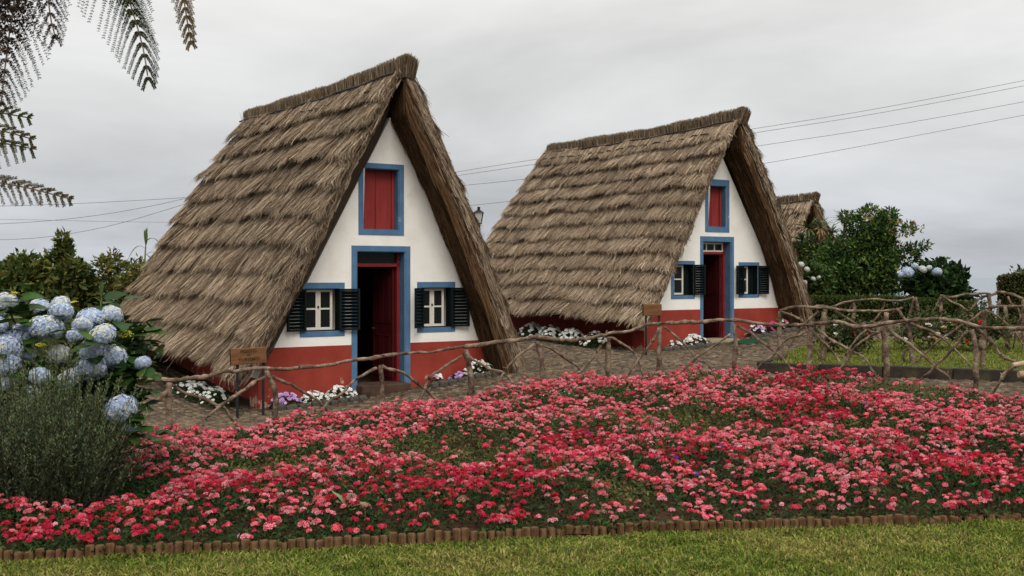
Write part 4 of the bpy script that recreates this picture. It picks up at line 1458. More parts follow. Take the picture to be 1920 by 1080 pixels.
# ------------------------------------------------------------------ power lines
WIRES = [([(-13, 60, 6.0), (-8, 60, 6.6), (2.1, 60, 8.2), (13.5, 60, 9.79), (29.1, 60, 12.58), (75, 60, 22)], 'topmost power line crossing the sky right of the middle cottage'),
         ([(-13, 60, 5.85), (-8, 60, 6.45), (2.1, 60, 7.93), (13.5, 60, 9.55), (29.1, 60, 12.28), (75, 60, 21.6)], 'second power line from the top, just under the topmost one'),
         ([(-13, 60, 5.85), (-8, 60, 6.2), (1.2, 60, 7.03), (13.8, 60, 8.83), (29.1, 60, 11.38), (75, 60, 20.2)], 'third power line from the top on the right'),
         ([(-13, 60, 4.6), (-8, 60, 5.0), (1.2, 60, 5.89), (14.1, 60, 7.84), (29.1, 60, 10.63), (75, 60, 19.4)], 'lowest power line on the right, above the distant roof'),
         ([(-75, 60, 5.6), (-36, 60, 5.3), (-29.4, 60, 5.44), (-23.4, 60, 5.65), (-15.6, 60, 6.13), (-7.8, 60, 6.85)], 'upper nearly level power line at the left edge'),
         ([(-75, 60, 4.6), (-36, 60, 4.2), (-29.4, 60, 4.42), (-24.3, 60, 4.81), (-19.8, 60, 5.56), (-16.2, 60, 6.49), (-12, 60, 7.75)], 'rising power line at the left that crosses the level ones'),
         ([(-75, 60, 4.6), (-36, 60, 3.5), (-29.4, 60, 3.55), (-26.1, 60, 3.73), (-22.8, 60, 4.3), (-20.1, 60, 5.05), (-16.8, 60, 6.1), (-13.2, 60, 7.39)], 'lowest power line at the left, just above the shrubs'),
         ([(-75, 60, 7.0), (-36, 60, 5.0), (-25.8, 60, 4.66), (-19.2, 60, 4.54), (-10, 60, 4.48)], 'faint sagging power line at the left above the shrubs')]
for i, (pts, lab) in enumerate(WIRES):
    o = MB().tube([tuple(q) for q in smooth_path(pts, 1.0, 0)], .013 if i != 7 else .009, 5).obj('power_line', M['wire'])
    tag(o, lab, 'power line', 'overhead power lines')

# ------------------------------------------------------------------ small flower borders at the cottage walls
def loc_house(P0, s, t_):
    return (P0[0] + s * math.cos(TH) - t_ * math.sin(TH), P0[1] + s * math.sin(TH) + t_ * math.cos(TH))


def stone_row(P0, s0, s1, t_, label, sz=.15):
    p = loc_house(P0, s0, t_)
    r_ = empty('stone_edging', (p[0], p[1], g1(*p)), TH)
    tag(r_, label, 'stone edging', 'stone edgings of the wall borders')
    s = s0
    while s < s1:
        w_ = random.uniform(.7, 1.3) * sz
        q = loc_house(P0, s + w_ / 2, t_)
        bm = bmesh.new()
        bmesh.ops.create_icosphere(bm, subdivisions=2, radius=1)
        sd_ = random.random() * 50
        for v in bm.verts:
            c_ = v.co
            k = max(abs(c_.x), abs(c_.y), abs(c_.z))
            v.co = Vector((c_.x / k ** .7, c_.y / k ** .7, c_.z / k ** .7)) * (1 + .08 * math.sin(c_.x * 4 + sd_) + .06 * math.sin(c_.y * 5 + c_.z * 3 + sd_))
        me = bpy.data.meshes.new('stone')
        bm.to_mesh(me); bm.free()
        me.materials.append(M['kerb_stone'])
        o = link('stone', me, r_, (s - s0 + w_ / 2, random.uniform(-.015, .015), g1(*q) - g1(*p) + random.uniform(.02, .04)), (random.uniform(-.1, .1), random.uniform(-.1, .1), random.uniform(-.15, .15)))
        o.scale = (w_ / 2 * .96, random.uniform(.05, .065), random.uniform(.05, .075))
        s += w_


W_, PU, PK, MG = (.86, .85, .80), (.50, .30, .62), (.78, .16, .30), (.62, .07, .22)


def clump(x, y, rx, ry, h, cols, label, n_fl=60, fr=.026, rz=TH, z=None):
    """low cushion of leaves with open five-petalled blossoms on top"""
    zg = g1(x, y) if z is None else z
    n_fl = int(n_fl * 1.7)
    fr *= 1.15
    p = empty('bedding_plant', (x, y, zg), rz)
    tag(p, label, 'flowers', 'white and coloured wall-border flowers')
    n = int(n_fl * 14)
    u1, u2 = rng.random(n) ** .5, rng.uniform(0, 2 * np.pi, n)
    lx, ly = u1 * np.cos(u2) * rx, u1 * np.sin(u2) * ry
    lz = h * np.sqrt(np.clip(1 - u1 ** 2, .05, 1)) * rng.random(n) ** .5
    a = rng.uniform(0, 2 * np.pi, n)
    L_ = rng.uniform(.03, .055, n)
    V, F = leaf_cards(np.stack([lx, ly, lz], -1), np.stack([np.cos(a), np.sin(a), rng.uniform(-.2, .8, n)], -1), np.tile([[.0, -.2, 1.]], (n, 1)), L_, L_ * .5)
    c = np.array([(.02, .045, .014), (.03, .065, .018), (.05, .085, .025)])[rng.choice(3, n)]
    o = link('foliage', mesh_np('foliage', V, F, M['leaf'], np.repeat(c, 4, axis=0)), p)
    Vs, Fs, Cs = [], [], []
    for k in range(n_fl):
        u1, u2 = random.random() ** .5, random.uniform(0, 6.28)
        c0 = np.array([u1 * math.cos(u2) * rx, u1 * math.sin(u2) * ry, h * math.sqrt(max(.05, 1 - u1 ** 2)) * random.uniform(.85, 1.1) + .015])
        d = np.array([math.cos(u2) * u1 * .8 + random.gauss(0, .25), math.sin(u2) * u1 * .8 - .35 + random.gauss(0, .25), 1.0]); d /= np.linalg.norm(d)
        a_ = np.cross(d, [.2, .9, .1]); a_ /= np.linalg.norm(a_)
        b_ = np.cross(d, a_)
        col = np.array(random.choice(cols)) * random.uniform(.85, 1.08)
        i0 = len(Vs)
        Vs.append(c0); Cs.append(col * .85)
        r_ = fr * random.uniform(.8, 1.2)
        ph = random.uniform(0, 6)
        for q in range(5):
            for s_, rr in ((-.5, .9), (0, 1.05), (.5, .9)):
                t_ = ph + 2 * math.pi * q / 5 + s_
                Vs.append(c0 + (a_ * math.cos(t_) + b_ * math.sin(t_)) * r_ * rr + d * .006)
                Cs.append(np.minimum(col, .9))
            Fs += [(i0, i0 + 1 + 3 * q, i0 + 2 + 3 * q), (i0, i0 + 2 + 3 * q, i0 + 3 + 3 * q)]
    o = link('blossoms', mesh_np('blossoms', np.array(Vs), np.array(Fs), M['petal'], np.array(Cs)), p)
    o['kind'] = 'stuff'
    return p


P1, P2 = (-1.966, 16.05), (4.16, 21.6)
stone_row(P1, -1.85, -.50, -.52, 'mossy stone edging left of the nearest cottage doorway')
stone_row(P1, .62, 2.05, -.42, 'mossy stone edging right of the nearest cottage doorway')
stone_row(P2, -1.85, -.45, -.50, 'dark stone edging left of the middle cottage doorway', .2)
stone_row(P2, .50, 2.2, -.42, 'dark stone edging right of the middle cottage doorway', .2)


def hclump(P0, s, t_, *a, **k):
    x, y = loc_house(P0, s, t_)
    return clump(x, y, *a, **k)


hclump(P1, -1.60, -.30, .24, .15, .20, [PU, PU, (.62, .45, .72)], 'lilac clump beside the sign post of the nearest cottage', 34)
hclump(P1, -1.18, -.30, .22, .16, .18, [W_], 'white clump under the left window of the nearest cottage', 34)
hclump(P1, -.78, -.32, .26, .17, .22, [W_], 'white clump against the left jamb of the nearest doorway', 46)
hclump(P1, .82, -.26, .12, .10, .15, [W_, W_, PU], 'small white and lilac clump right of the nearest doorway', 10)
hclump(P1, 1.20, -.24, .16, .10, .12, [PU, (.62, .45, .72)], 'little lilac clump under the right window of the nearest cottage', 12)
hclump(P1, 1.58, -.22, .27, .14, .24, [W_], 'rounded white clump at the right corner of the nearest cottage', 44)
# beside the red side wall of the nearest cottage
for k, (t_, lab) in enumerate(((.7, 'front white clump along the dark side wall of the nearest cottage'), (1.35, 'middle white clump along the dark side wall of the nearest cottage'), (2.0, 'rear white clump along the dark side wall of the nearest cottage'))):
    hclump(P1, -2.30 - .03 * k, t_, .20, .36, .26, [W_], lab, 40)
for k, (t_, lab) in enumerate(((.95, 'front white clump in the row beside the middle cottage'), (1.75, 'second white clump in the row beside the middle cottage'), (2.5, 'third white clump in the row beside the middle cottage'), (3.25, 'rearmost white clump in the row beside the middle cottage'))):
    hclump(P2, -2.38, t_, .24, .38, .30, [W_], lab, 46, .032)
hclump(P2, -1.35, -.28, .16, .13, .16, [W_], 'small white clump near the blank sign of the middle cottage', 12, .03)
hclump(P2, -.85, -.28, .30, .16, .24, [W_], 'white clump left of the middle cottage doorway', 40, .03)
hclump(P2, .90, -.22, .24, .14, .24, [PU, PU, W_, (.10, .03, .14)], 'purple and white clump right of the middle cottage doorway', 34, .032)
hclump(P2, 1.32, -.22, .22, .13, .22, [PK, MG, PK], 'bright pink clump under the right window of the middle cottage', 30, .032)
hclump(P2, 1.66, -.20, .16, .12, .22, [W_, W_, PK], 'white clump at the right corner of the middle cottage', 18, .032)
hclump(P2, 2.15, -.20, .26, .13, .24, [W_], 'sparse white clump beyond the right corner of the middle cottage', 12, .032)
clump(.60, 13.15, .24, .12, .10, [W_], 'white clump at the back of the pink bed under the fence', 40, .026, 0)
# green door mat
x, y = loc_house(P2, .20, -.75)
dm = MB().box(-.34, .34, -.2, .2, 0, .025).obj('door_mat', M['mat_green'], None, (x, y, g1(x, y) + .015), (R(2), R(-5), TH), bevel=.008)
tag(dm, 'green door mat in front of the middle cottage doorway', 'door mat')
# strings of beads hanging in the middle doorway
bx, by = loc_house(P2, -.18, .42)
bd = empty('bead_string', (bx, by, .30))
tag(bd, 'pale looping string hanging in the dark doorway of the middle cottage', 'string')
pts = [(.06 * math.sin(k * 1.9) + .03 * math.sin(k * 4.1), 0, 1.72 - k * .075) for k in range(19)]
MB().tube(pts, .0045, 5).obj('cord', M['white_paint'], bd)
pts = [(.05 * math.sin(k * 2.6 + 1), .02, 1.45 - k * .09) for k in range(12)]
MB().tube(pts, .0035, 5).obj('cord', M['white_paint'], bd)

# ------------------------------------------------------------------ plants
GR_DARK = [(.008, .020, .006), (.013, .030, .008), (.021, .043, .011), (.036, .062, .016)]
GR_MID = [(.020, .042, .010), (.036, .064, .015), (.060, .086, .020), (.095, .115, .028)]
GR_YEL = [(.10, .115, .024), (.16, .16, .034), (.22, .20, .045), (.075, .10, .025), (.16, .10, .03)]


def leaf_blobs(name, parent, blobs, per, size, cols, aspect=.45, upb=.4, mat='leaf', shell=.45, org=(0, 0, 0), droop=.0):
    """leaves through the volume of ellipsoid clumps: (x,y,z,rx,ry,rz)"""
    Ps, Ds, Ns, Ls, Cs = [], [], [], [], []
    cols = np.array(cols)
    for bl in blobs:
        vol = (bl[3] * bl[4] * bl[5]) ** (2 / 3)
        n = max(24, int(per * vol * 3.2))
        d = nrm(rng.normal(0, 1, (n, 3)))
        r = (shell + (1 - shell) * rng.random(n)) ** .7
        r *= 1 + .14 * rng.normal(0, 1, n)
        p = d * r[:, None] * np.array(bl[3:6]) + np.array(bl[:3])
        a = nrm(d * .8 + rng.normal(0, .6, (n, 3)) + np.array([0, 0, .15 - droop]))
        nn = nrm(d * .5 + rng.normal(0, .5, (n, 3)) + np.array([0, 0, upb]))
        Ps.append(p); Ds.append(a); Ns.append(nn)
        Ls.append(size * rng.uniform(.6, 1.3, n))
        tone = rng.uniform(.75, 1.2)
        Cs.append(cols[rng.choice(len(cols), n)] * rng.uniform(.75, 1.25, (n, 1)) * tone)
    P, D, Nn, L_, c = map(np.concatenate, (Ps, Ds, Ns, Ls, Cs))
    P = P - np.array(org)
    V, F = leaf_cards(P, D, Nn, L_, L_ * aspect)
    return link(name, mesh_np(name, V, F, M[mat], np.repeat(np.clip(c, 0, 1), 4, axis=0)), parent)


def crown_blobs(c, r, n, rs, seed, flat=1.0):
    """clumps scattered over an ellipsoid crown"""
    g = np.random.default_rng(seed)
    o = []
    for k in range(n):
        d = nrm(g.normal(0, 1, 3)[None])[0]
        q = g.uniform(.35, .92)
        s = rs * g.uniform(.6, 1.3)
        o.append((c[0] + d[0] * r[0] * q, c[1] + d[1] * r[1] * q, c[2] + d[2] * r[2] * q, s, s, s * flat))
    return o


def shrub(name, label, cat, base, blobs, per, size, cols, stems=5, group=None, **kw):
    o = empty(name, base)
    tag(o, label, cat, group)
    leaf_blobs('foliage', o, blobs, per, size, cols, org=base, **kw)
    pick = sorted(blobs, key=lambda b: b[2])
    for k in range(stems):
        b = blobs[(k * 7) % len(blobs)]
        p = [(random.uniform(-.05, .05), random.uniform(-.05, .05), -.08)]
        e_ = np.array(b[:3]) - np.array(base)
        p += [tuple(e_ * .4 + rng.normal(0, .04, 3)), tuple(e_ * .75 + rng.normal(0, .04, 3)), tuple(e_)]
        h_ = max(.012, .028 - .002 * stems)
        MB().tube(p, [h_, h_ * .8, h_ * .55, h_ * .3], 6).obj('stem', M['bark_dark'], o, smooth=True)
    return o


# ---- hydrangea at the left
HEADS= [(-3.35, 7.92, 1.32, 0.099, 0), (-3.39, 7.76, 1.21, 0.126, 1), (-3.14, 7.96, 1.28, 0.096, 0), (-3.01, 8.03, 1.3, 0.084, 0), (-3.59, 7.79, 1.16, 0.105, 0), (-3.07, 7.62, 1.24, 0.072, 2), (-2.92, 7.6, 1.17, 0.095, 1), (-3.2, 7.85, 1.16, 0.079, 0), (-3.63, 7.68, 1.08, 0.115, 0), (-3.64, 7.67, 0.97, 0.115, 0), (-3.35, 7.9, 1.01, 0.089, 2), (-3.04, 7.74, 1.07, 0.106, 0), (-2.95, 7.85, 0.99, 0.108, 0), (-3.05, 7.74, 0.92, 0.116, 0), (-3.19, 7.69, 0.85, 0.096, 0), (-3.34, 7.55, 0.88, 0.075, 0), (-3.66, 7.69, 0.81, 0.087, 0), (-2.72, 7.86, 0.95, 0.059, 0), (-2.77, 7.55, 0.65, 0.113, 0), (-2.72, 7.6, 0.52, 0.068, 0), (-3.9, 8.05, 1.31, 0.081, 1), (-3.74, 7.87, 1.4, 0.083, 1), (-3.57, 8.08, 1.34, 0.091, 0), (-3.4, 8.03, 1.38, 0.08, 1), (-3.71, 7.69, 1.24, 0.077, 0), (-3.77, 7.61, 1.12, 0.114, 0), (-3.95, 7.86, 0.91, 0.118, 1), (-4.0, 7.99, 1.3, 0.1, 0), (-3.58, 7.82, 1.01, 0.098, 0), (-3.49, 7.76, 0.73, 0.087, 0)]
YEL= [(-2.79, 7.7, 1.17, 0.052), (-3.4, 7.7, 1.09, 0.038), (-2.8, 7.7, 1.0, 0.037), (-2.61, 7.7, 0.89, 0.038), (-2.9, 7.7, 1.28, 0.035), (-3.6, 7.7, 1.46, 0.038), (-3.16, 7.7, 1.4, 0.027)]



def hyd_head(seed, kind):
    r = np.random.default_rng(seed)
    n = 330
    i = np.arange(n) + .5
    ph = np.arccos(1 - 1.75 * i / n)
    th_ = np.pi * (1 + 5 ** .5) * i + r.normal(0, .08, n)
    d = np.stack([np.cos(th_) * np.sin(ph), np.sin(th_) * np.sin(ph), np.cos(ph)], -1)
    c = d * np.array([1, 1, .82]) * r.uniform(.86, 1.04, (n, 1))
    Vs, Fs, Cs = [], [], []
    blue = np.array([(.48, .57, .77), (.61, .69, .83), (.73, .78, .86), (.39, .48, .72)])
    cream = np.array([(.70, .71, .63), (.77, .77, .68), (.64, .68, .68), (.74, .72, .56)])
    for k in range(n):
        dk = d[k]
        a = np.cross(dk, [.3, .2, .93]); a /= np.linalg.norm(a)
        b = np.cross(dk, a)
        tw = r.uniform(0, 6)
        mixc = {0: .12, 1: .5, 2: .9}[kind]
        if kind == 1:
            mixc = .2 + .6 * (dk[2] > .3)
        col = (cream if r.random() < mixc else blue)[r.integers(4)] * r.uniform(.82, 1.08)
        s = r.uniform(.10, .145)
        tip = nrm((dk + r.normal(0, .22, 3))[None])[0]
        for q in range(4):
            t_ = tw + q * math.pi / 2
            u = a * math.cos(t_) + b * math.sin(t_)
            v = -a * math.sin(t_) + b * math.cos(t_)
            i0 = len(Vs)
            Vs += [c[k], c[k] + (u * .6 + v * .42) * s + tip * .02, c[k] + u * s * 1.12 + tip * .035, c[k] + (u * .6 - v * .42) * s + tip * .02]
            Cs += [col * .85, col, col * 1.04, col]
            Fs.append((i0, i0 + 1, i0 + 2, i0 + 3))
    i0 = len(Vs)
    base_c = (cream if kind == 2 else blue).mean(0) * .8
    for a_ in range(7):
        for b_ in range(10):
            pa, pb = math.pi * a_ / 6, 2 * math.pi * b_ / 10
            Vs.append(np.array([math.sin(pa) * math.cos(pb), math.sin(pa) * math.sin(pb), .82 * math.cos(pa)]) * .80)
            Cs.append(base_c)
    for a_ in range(6):
        for b_ in range(10):
            Fs.append((i0 + a_ * 10 + b_, i0 + (a_ + 1) * 10 + b_, i0 + (a_ + 1) * 10 + (b_ + 1) % 10, i0 + a_ * 10 + (b_ + 1) % 10))
    return mesh_np('flower_head', np.array(Vs), np.array(Fs), M['petal'], np.clip(np.array(Cs), 0, .92))


HH = {(k, q): hyd_head(40 + 5 * k + q, k) for k in range(3) for q in range(2)}


def big_leaf_mesh(seed):
    r = np.random.default_rng(seed)
    xs_ = np.array([0, .16, .38, .62, .82, 1.0])
    ws = np.array([.03, .22, .33, .29, .16, .0])
    V, F = [], []
    for k, (x, w_) in enumerate(zip(xs_, ws)):
        dz = -.18 * x ** 2 + .015 * math.sin(k * 2 + seed)
        ser = 1 + .08 * math.sin(k * 3.3 + seed)
        V += [(x, w_ * ser, dz + .10 * w_ + .012 * math.sin(k * 2.9)), (x, 0, dz), (x, -w_ * ser, dz + .10 * w_ - .01 * math.sin(k * 2.1))]
    for k in range(5):
        a = 3 * k
        F += [(a, a + 1, a + 4, a + 3), (a + 1, a + 2, a + 5, a + 4)]
    base = np.array([(.022, .056, .011), (.034, .075, .014), (.016, .040, .009), (.052, .09, .018)][seed % 4])
    c = np.tile(base, (len(V), 1))
    c[1::3] *= 1.25
    return mesh_np('leaf', np.array(V), np.array(F), M['leaf'], c)


LM = [big_leaf_mesh(s) for s in range(8)]
HB = (-3.35, 7.9, g1(-3.35, 7.9))
hyd = empty('hydrangea', HB)
tag(hyd, 'big hydrangea with blue and cream flower heads at the left edge', 'hydrangea', 'hydrangea bushes')


def aim(o, d, roll=0.0):
    q = Vector(d).to_track_quat('X', 'Z')
    o.rotation_mode = 'QUATERNION'
    from mathutils import Quaternion
    o.rotation_quaternion = q @ Quaternion((1, 0, 0), roll)


HEADS = [(x * .962, y * .962, 1.6 + (z - 1.6) * .962, r * .98, k if random.random() < .6 else 1) if x > -3.35 else (x, y, z, r, k) for (x, y, z, r, k) in HEADS]
for i, (x, y, z, r, k) in enumerate(HEADS):
    o = link('flower_head', HH[(k, i % 2)], hyd, (x - HB[0], y - HB[1], z - HB[2]), (random.uniform(.15, .6), random.uniform(-.35, .35), random.uniform(0, 6)))
    o.scale = (r * random.uniform(.9, 1.05), r * random.uniform(.9, 1.05), r * random.uniform(.8, 1.0))
# small yellowish corymbs still in bud
def bud_head(seed):
    r = np.random.default_rng(seed)
    Vs, Fs, Cs = [], [], []
    for k in range(60):
        a, q = r.uniform(0, 6.28), r.random() ** .5
        c = np.array([q * math.cos(a), q * math.sin(a), .35 * (1 - q * q)]) + r.normal(0, .03, 3)
        i0 = len(Vs)
        s = .13
        Vs += [c + (s, 0, -.02), c + (0, s, 0), c + (-s, 0, -.02), c + (0, -s, 0), c + (0, 0, s)]
        col = np.array([(.55, .50, .03), (.66, .60, .06), (.45, .46, .05)][r.integers(3)])
        Cs += [col * .8] * 4 + [col]
        Fs += [(i0, i0 + 1, i0 + 4), (i0 + 1, i0 + 2, i0 + 4), (i0 + 2, i0 + 3, i0 + 4), (i0 + 3, i0, i0 + 4)]
    return mesh_np('bud_head', np.array(Vs), np.array(Fs), M['petal'], np.array(Cs))


BH = bud_head(3)
for (x, y, z, r) in YEL:
    o = link('bud_head', BH, hyd, (x - HB[0], y - HB[1], z - HB[2]), (random.uniform(.1, .4), random.uniform(-.2, .2), 0))
    o.scale = (r, r, r)
# leaves: whorls round the heads, fans at the right side, and fill
spots = []
for (x, y, z, r, k) in HEADS:
    for q in range(4):
        a = random.uniform(0, 6.28)
        spots.append((x + math.cos(a) * r * .6, y + .03 + math.sin(a) * r * .5, z - r * .55, a, random.uniform(-.35, .35), random.uniform(.13, .2)))
for (x, y, z, s_) in ((-2.82, 7.8, 1.02, 14), (-2.75, 7.85, .80, 12), (-2.72, 7.8, .62, 12), (-2.7, 7.8, .42, 12), (-3.6, 7.75, 1.38, 12), (-3.5, 7.75, 1.30, 8), (-3.0, 8.0, 1.35, 8), (-2.75, 7.85, 1.15, 12), (-2.78, 7.75, .35, 8), (-2.84, 7.9, 1.08, 10), (-2.78, 7.75, .9, 8)):
    for q in range(s_):
        a = random.uniform(0, 6.28)
        spots.append((x + random.gauss(0, .06), y + random.gauss(0, .08), z + random.gauss(0, .06), a, random.uniform(-.2, .6), random.uniform(.14, .22)))
for q in range(40):
    spots.append((random.uniform(-4, -2.7), random.uniform(7.7, 8.2), random.uniform(.2, 1.25), random.uniform(0, 6.28), random.uniform(-.3, .5), random.uniform(.14, .22)))
for (x, y, z, a, up_, ln) in spots[:290]:
    o = link('leaf', random.choice(LM), hyd, (x - HB[0], y - HB[1], z - HB[2]))
    aim(o, (math.cos(a), math.sin(a), up_), random.gauss(0, .35))
    o.scale = (ln, ln, ln)
fb = [(-3.4 + random.uniform(-.6, .38), 8.05 + random.uniform(-.1, .35), z, .24, .22, .2) for z in (.3, .45, .6, .75, .9, 1.05, .4, .7, .95, .55)]
fo = leaf_blobs('inner_foliage', hyd, fb, 1500, .11, GR_DARK, aspect=.6, org=HB)
fo['kind'] = 'stuff'
for k in range(9):
    h_ = HEADS[k * 3]
    MB().tube([(random.uniform(-.1, .1), random.uniform(-.05, .1), -.1), ((h_[0] - HB[0]) * .6, .32, (h_[2] - HB[2]) * .5), (h_[0] - HB[0], h_[1] - HB[1], h_[2] - HB[2])], [.014, .011, .007], 5).obj('stem', M['bark_dark'], hyd)

# ---- rosemary-like bush in front of it
RB = (-3.14, 7.15, g1(-3.14, 7.15))
ros = empty('rosemary_bush', RB)
tag(ros, 'grey-green feathery bush in front of the blue hydrangea', 'bush')
ns = 800
Pn, Dn, Ln, Cn = [], [], [], []
SP, SW = [], []
for k in range(ns):
    a = random.uniform(0, 6.28)
    q = random.random() ** .6
    bx_, by_ = .42 * q * math.cos(a), .34 * q * math.sin(a)
    h_ = (random.uniform(.68, 1.06) if random.random() < .82 else random.uniform(1.0, 1.28)) * (1 - .28 * q ** 2)
    lean = np.array([math.cos(a) * q * .22 + random.gauss(0, .08) + .02, math.sin(a) * q * .26 + random.gauss(0, .06), 0])
    if random.random() < .25:
        h_ *= .6
        lean *= 1.6
    fr = np.linspace(0, 1, 5)
    pts = np.stack([np.array([bx_, by_, -.03]) + lean * f ** 1.6 + np.array([0, 0, h_ * f]) for f in fr])
    SP.append(pts); SW.append(np.array([.004, .004, .0032, .0025, .001]))
    m_ = int(95 * h_)
    f = rng.uniform(.12, 1.0, m_)
    seg_ = np.stack([np.interp(f, fr, pts[:, j]) for j in range(3)], -1)
    ax = pts[-1] - pts[1]; ax /= np.linalg.norm(ax)
    az = rng.uniform(0, 6.28, m_)
    out_ = np.stack([np.cos(az), np.sin(az), 0 * az], -1)
    Pn.append(seg_); Dn.append(nrm(out_ * .75 + ax[None] * .9)); Ln.append(rng.uniform(.022, .042, m_) * (1.1 - .4 * f))
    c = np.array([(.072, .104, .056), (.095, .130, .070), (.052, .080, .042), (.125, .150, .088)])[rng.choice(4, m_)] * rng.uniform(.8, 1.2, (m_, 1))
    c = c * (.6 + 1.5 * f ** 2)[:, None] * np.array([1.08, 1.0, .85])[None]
    Cn.append(c)
for k in range(800):
    src = SP[random.randrange(ns)]
    f0 = random.uniform(.12, .85)
    p0 = np.array([np.interp(f0, fr, src[:, j]) for j in range(3)])
    a = random.uniform(0, 6.28)
    dv_ = np.array([math.cos(a) * .6, math.sin(a) * .6 - .25, random.uniform(.5, 1.2)])
    dv_ *= random.uniform(.10, .24) / np.linalg.norm(dv_)
    m_ = 26
    f = rng.uniform(0, 1, m_)
    bend = np.array([0, 0, .05])
    Pn.append(p0[None] + dv_[None] * f[:, None] + bend[None] * (f ** 2)[:, None])
    az = rng.uniform(0, 6.28, m_)
    Dn.append(nrm(np.stack([np.cos(az), np.sin(az), 0 * az], -1) * .75 + dv_[None] / np.linalg.norm(dv_) * .9))
    Ln.append(rng.uniform(.018, .034, m_))
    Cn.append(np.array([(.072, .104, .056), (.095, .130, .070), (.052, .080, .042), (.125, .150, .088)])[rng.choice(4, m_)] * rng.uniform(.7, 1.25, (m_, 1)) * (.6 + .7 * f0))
P, D, L_, c = map(np.concatenate, (Pn, Dn, Ln, Cn))
V, F = leaf_cards(P, D, nrm(rng.normal(0, 1, P.shape) + np.array([0, -.3, .6])), L_, L_ * .20, fold=.1)
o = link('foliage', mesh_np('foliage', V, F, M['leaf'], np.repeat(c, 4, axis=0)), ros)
V, F = strips(np.stack(SP), np.stack(SW), np.tile([[.9, .43, 0]], (ns, 1)))
o = link('stems', mesh_np('stems', V, F, M['straw'], np.tile([[.05, .046, .026]], (len(V), 1))), ros)
o['kind'] = 'stuff'
fb = [(RB[0] + random.uniform(-.4, .4), RB[1] + random.uniform(-.1, .3), RB[2] + z, .2, .18, .2) for z in (.12, .2, .3, .4, .5, .25, .15, .35, .45, .1)]
fb += [(RB[0] + random.uniform(-.55, .45), RB[1] - random.uniform(.05, .32), RB[2] + random.uniform(.06, .40), .16, .12, .16) for q in range(22)]
fo = leaf_blobs('inner_foliage', ros, fb, 2000, .045, [(.014, .024, .011), (.022, .034, .016), (.032, .045, .022)], aspect=.2, org=RB)
fo['kind'] = 'stuff'

# ---- weed with broad pale leaves in the pink bed
wx, wy = -1.02, 6.62
wd = empty('broadleaf_weed', (wx, wy, g1(wx, wy)))
tag(wd, 'weed with broad pale green leaves standing in the pink bed', 'weed')
wl = big_leaf_mesh(3).copy()
cc_ = np.ones((len(wl.vertices), 4), dtype=np.float32); cc_[:, :3] = (.19, .24, .11)
wl.color_attributes['Col'].data.foreach_set('color', cc_.ravel())
for (a, up_, ln, z0) in ((2.6, 1.2, .15, .16), (.5, .35, .12, .16), (5.2, .5, .10, .12), (3.6, .1, .10, .12)):
    o = link('leaf', wl, wd, (0, -.02, z0))
    aim(o, (math.cos(a), math.sin(a) * .5, up_), .2)
    o.scale = (ln, ln * .8, ln)
MB().tube([(0, 0, -.02), (.005, 0, .1), (0, -.02, .17)], .004, 5).obj('stem', M['bark_dark'], wd)

# ---- background left: shrubs behind the hydrangea
def gz(x, y):
    return (x, y, g1(x, y))


b = crown_blobs((-9.3, 21.5, 1.25), (1.3, .8, .85), 26, .34, 5)
b += [(-8.95, 21.3, 2.05, .16, .16, .2), (-8.98, 21.3, 2.3, .10, .1, .14), (-9.1, 21.3, 1.8, .3, .25, .25)]
shrub('shrub', 'tall leafy shrub peaking above the others behind the hydrangea', 'shrub', gz(-9.2, 21.5), b, 2200, .15, GR_MID + GR_YEL[:2] + [(.13, .12, .03)], 6, 'shrubs behind the hydrangea')
b = crown_blobs((-11.0, 22, 1.0), (1.2, .8, .7), 18, .36, 6)
shrub('shrub', 'dark low shrub at the far left edge behind the hydrangea', 'shrub', gz(-11, 22), b, 1400, .17, GR_DARK + GR_MID, 5, 'shrubs behind the hydrangea')
b = crown_blobs((-7.7, 21.9, 1.45), (1.0, .6, .62), 20, .24, 7) + crown_blobs((-7.7, 21.8, .9), (1.0, .6, .5), 12, .34, 8)
shrub('shrub', 'yellowing airy shrub between the tall shrub and the nearest roof', 'shrub', gz(-7.7, 21.9), b, 1200, .12, GR_YEL + GR_MID[2:], 6, 'shrubs behind the hydrangea', shell=.2)
# soft fern-like shrubs lower down
for (x, y, rx_, z1, lab) in ((-8.6, 18.2, .75, 1.05, 'left soft feathery shrub low behind the hydrangea'), (-7.3, 18.0, .65, 1.0, 'right soft feathery shrub low behind the hydrangea')):
    base = gz(x, y)
    o = empty('feathery_shrub', base)
    tag(o, lab, 'shrub', 'soft feathery shrubs')
    n = 5200
    a = rng.uniform(0, 6.28, n); q = rng.random(n) ** .5
    hh_ = (z1 - base[2]) * np.sqrt(np.clip(1 - .75 * q ** 2, .1, 1)) * rng.uniform(.45, 1, n)
    P = np.empty((n, 3, 3))
    for k, f in enumerate((.35, .75, 1)):
        P[:, k] = np.stack([np.cos(a) * q * rx_ * (.5 + .6 * f), np.sin(a) * q * rx_ * .6 * (.5 + .6 * f), hh_ * f - .06 * f * q], -1) + rng.normal(0, .02, (n, 3))
    W = np.tile([[.006, .006, .001]], (n, 1))
    S = nrm(rng.normal(0, 1, (n, 3)))
    V, F = strips(P, W, S)
    c = np.array([(.06, .085, .022), (.085, .105, .03), (.12, .12, .04), (.04, .06, .016)])[rng.choice(4, n)] * rng.uniform(.8, 1.2, (n, 1))
    link('foliage', mesh_np('foliage', V, F, M['leaf'], np.repeat(c, 6, axis=0)), o)['kind'] = 'stuff'
    MB().tube([(0, 0, -.1), (.02, 0, .2), (0, .02, .5)], [.03, .02, .01], 6).obj('stem', M['bark_dark'], o)
b = crown_blobs((-9.6, 18.8, .4), (2.0, .5, .5), 22, .34, 15)
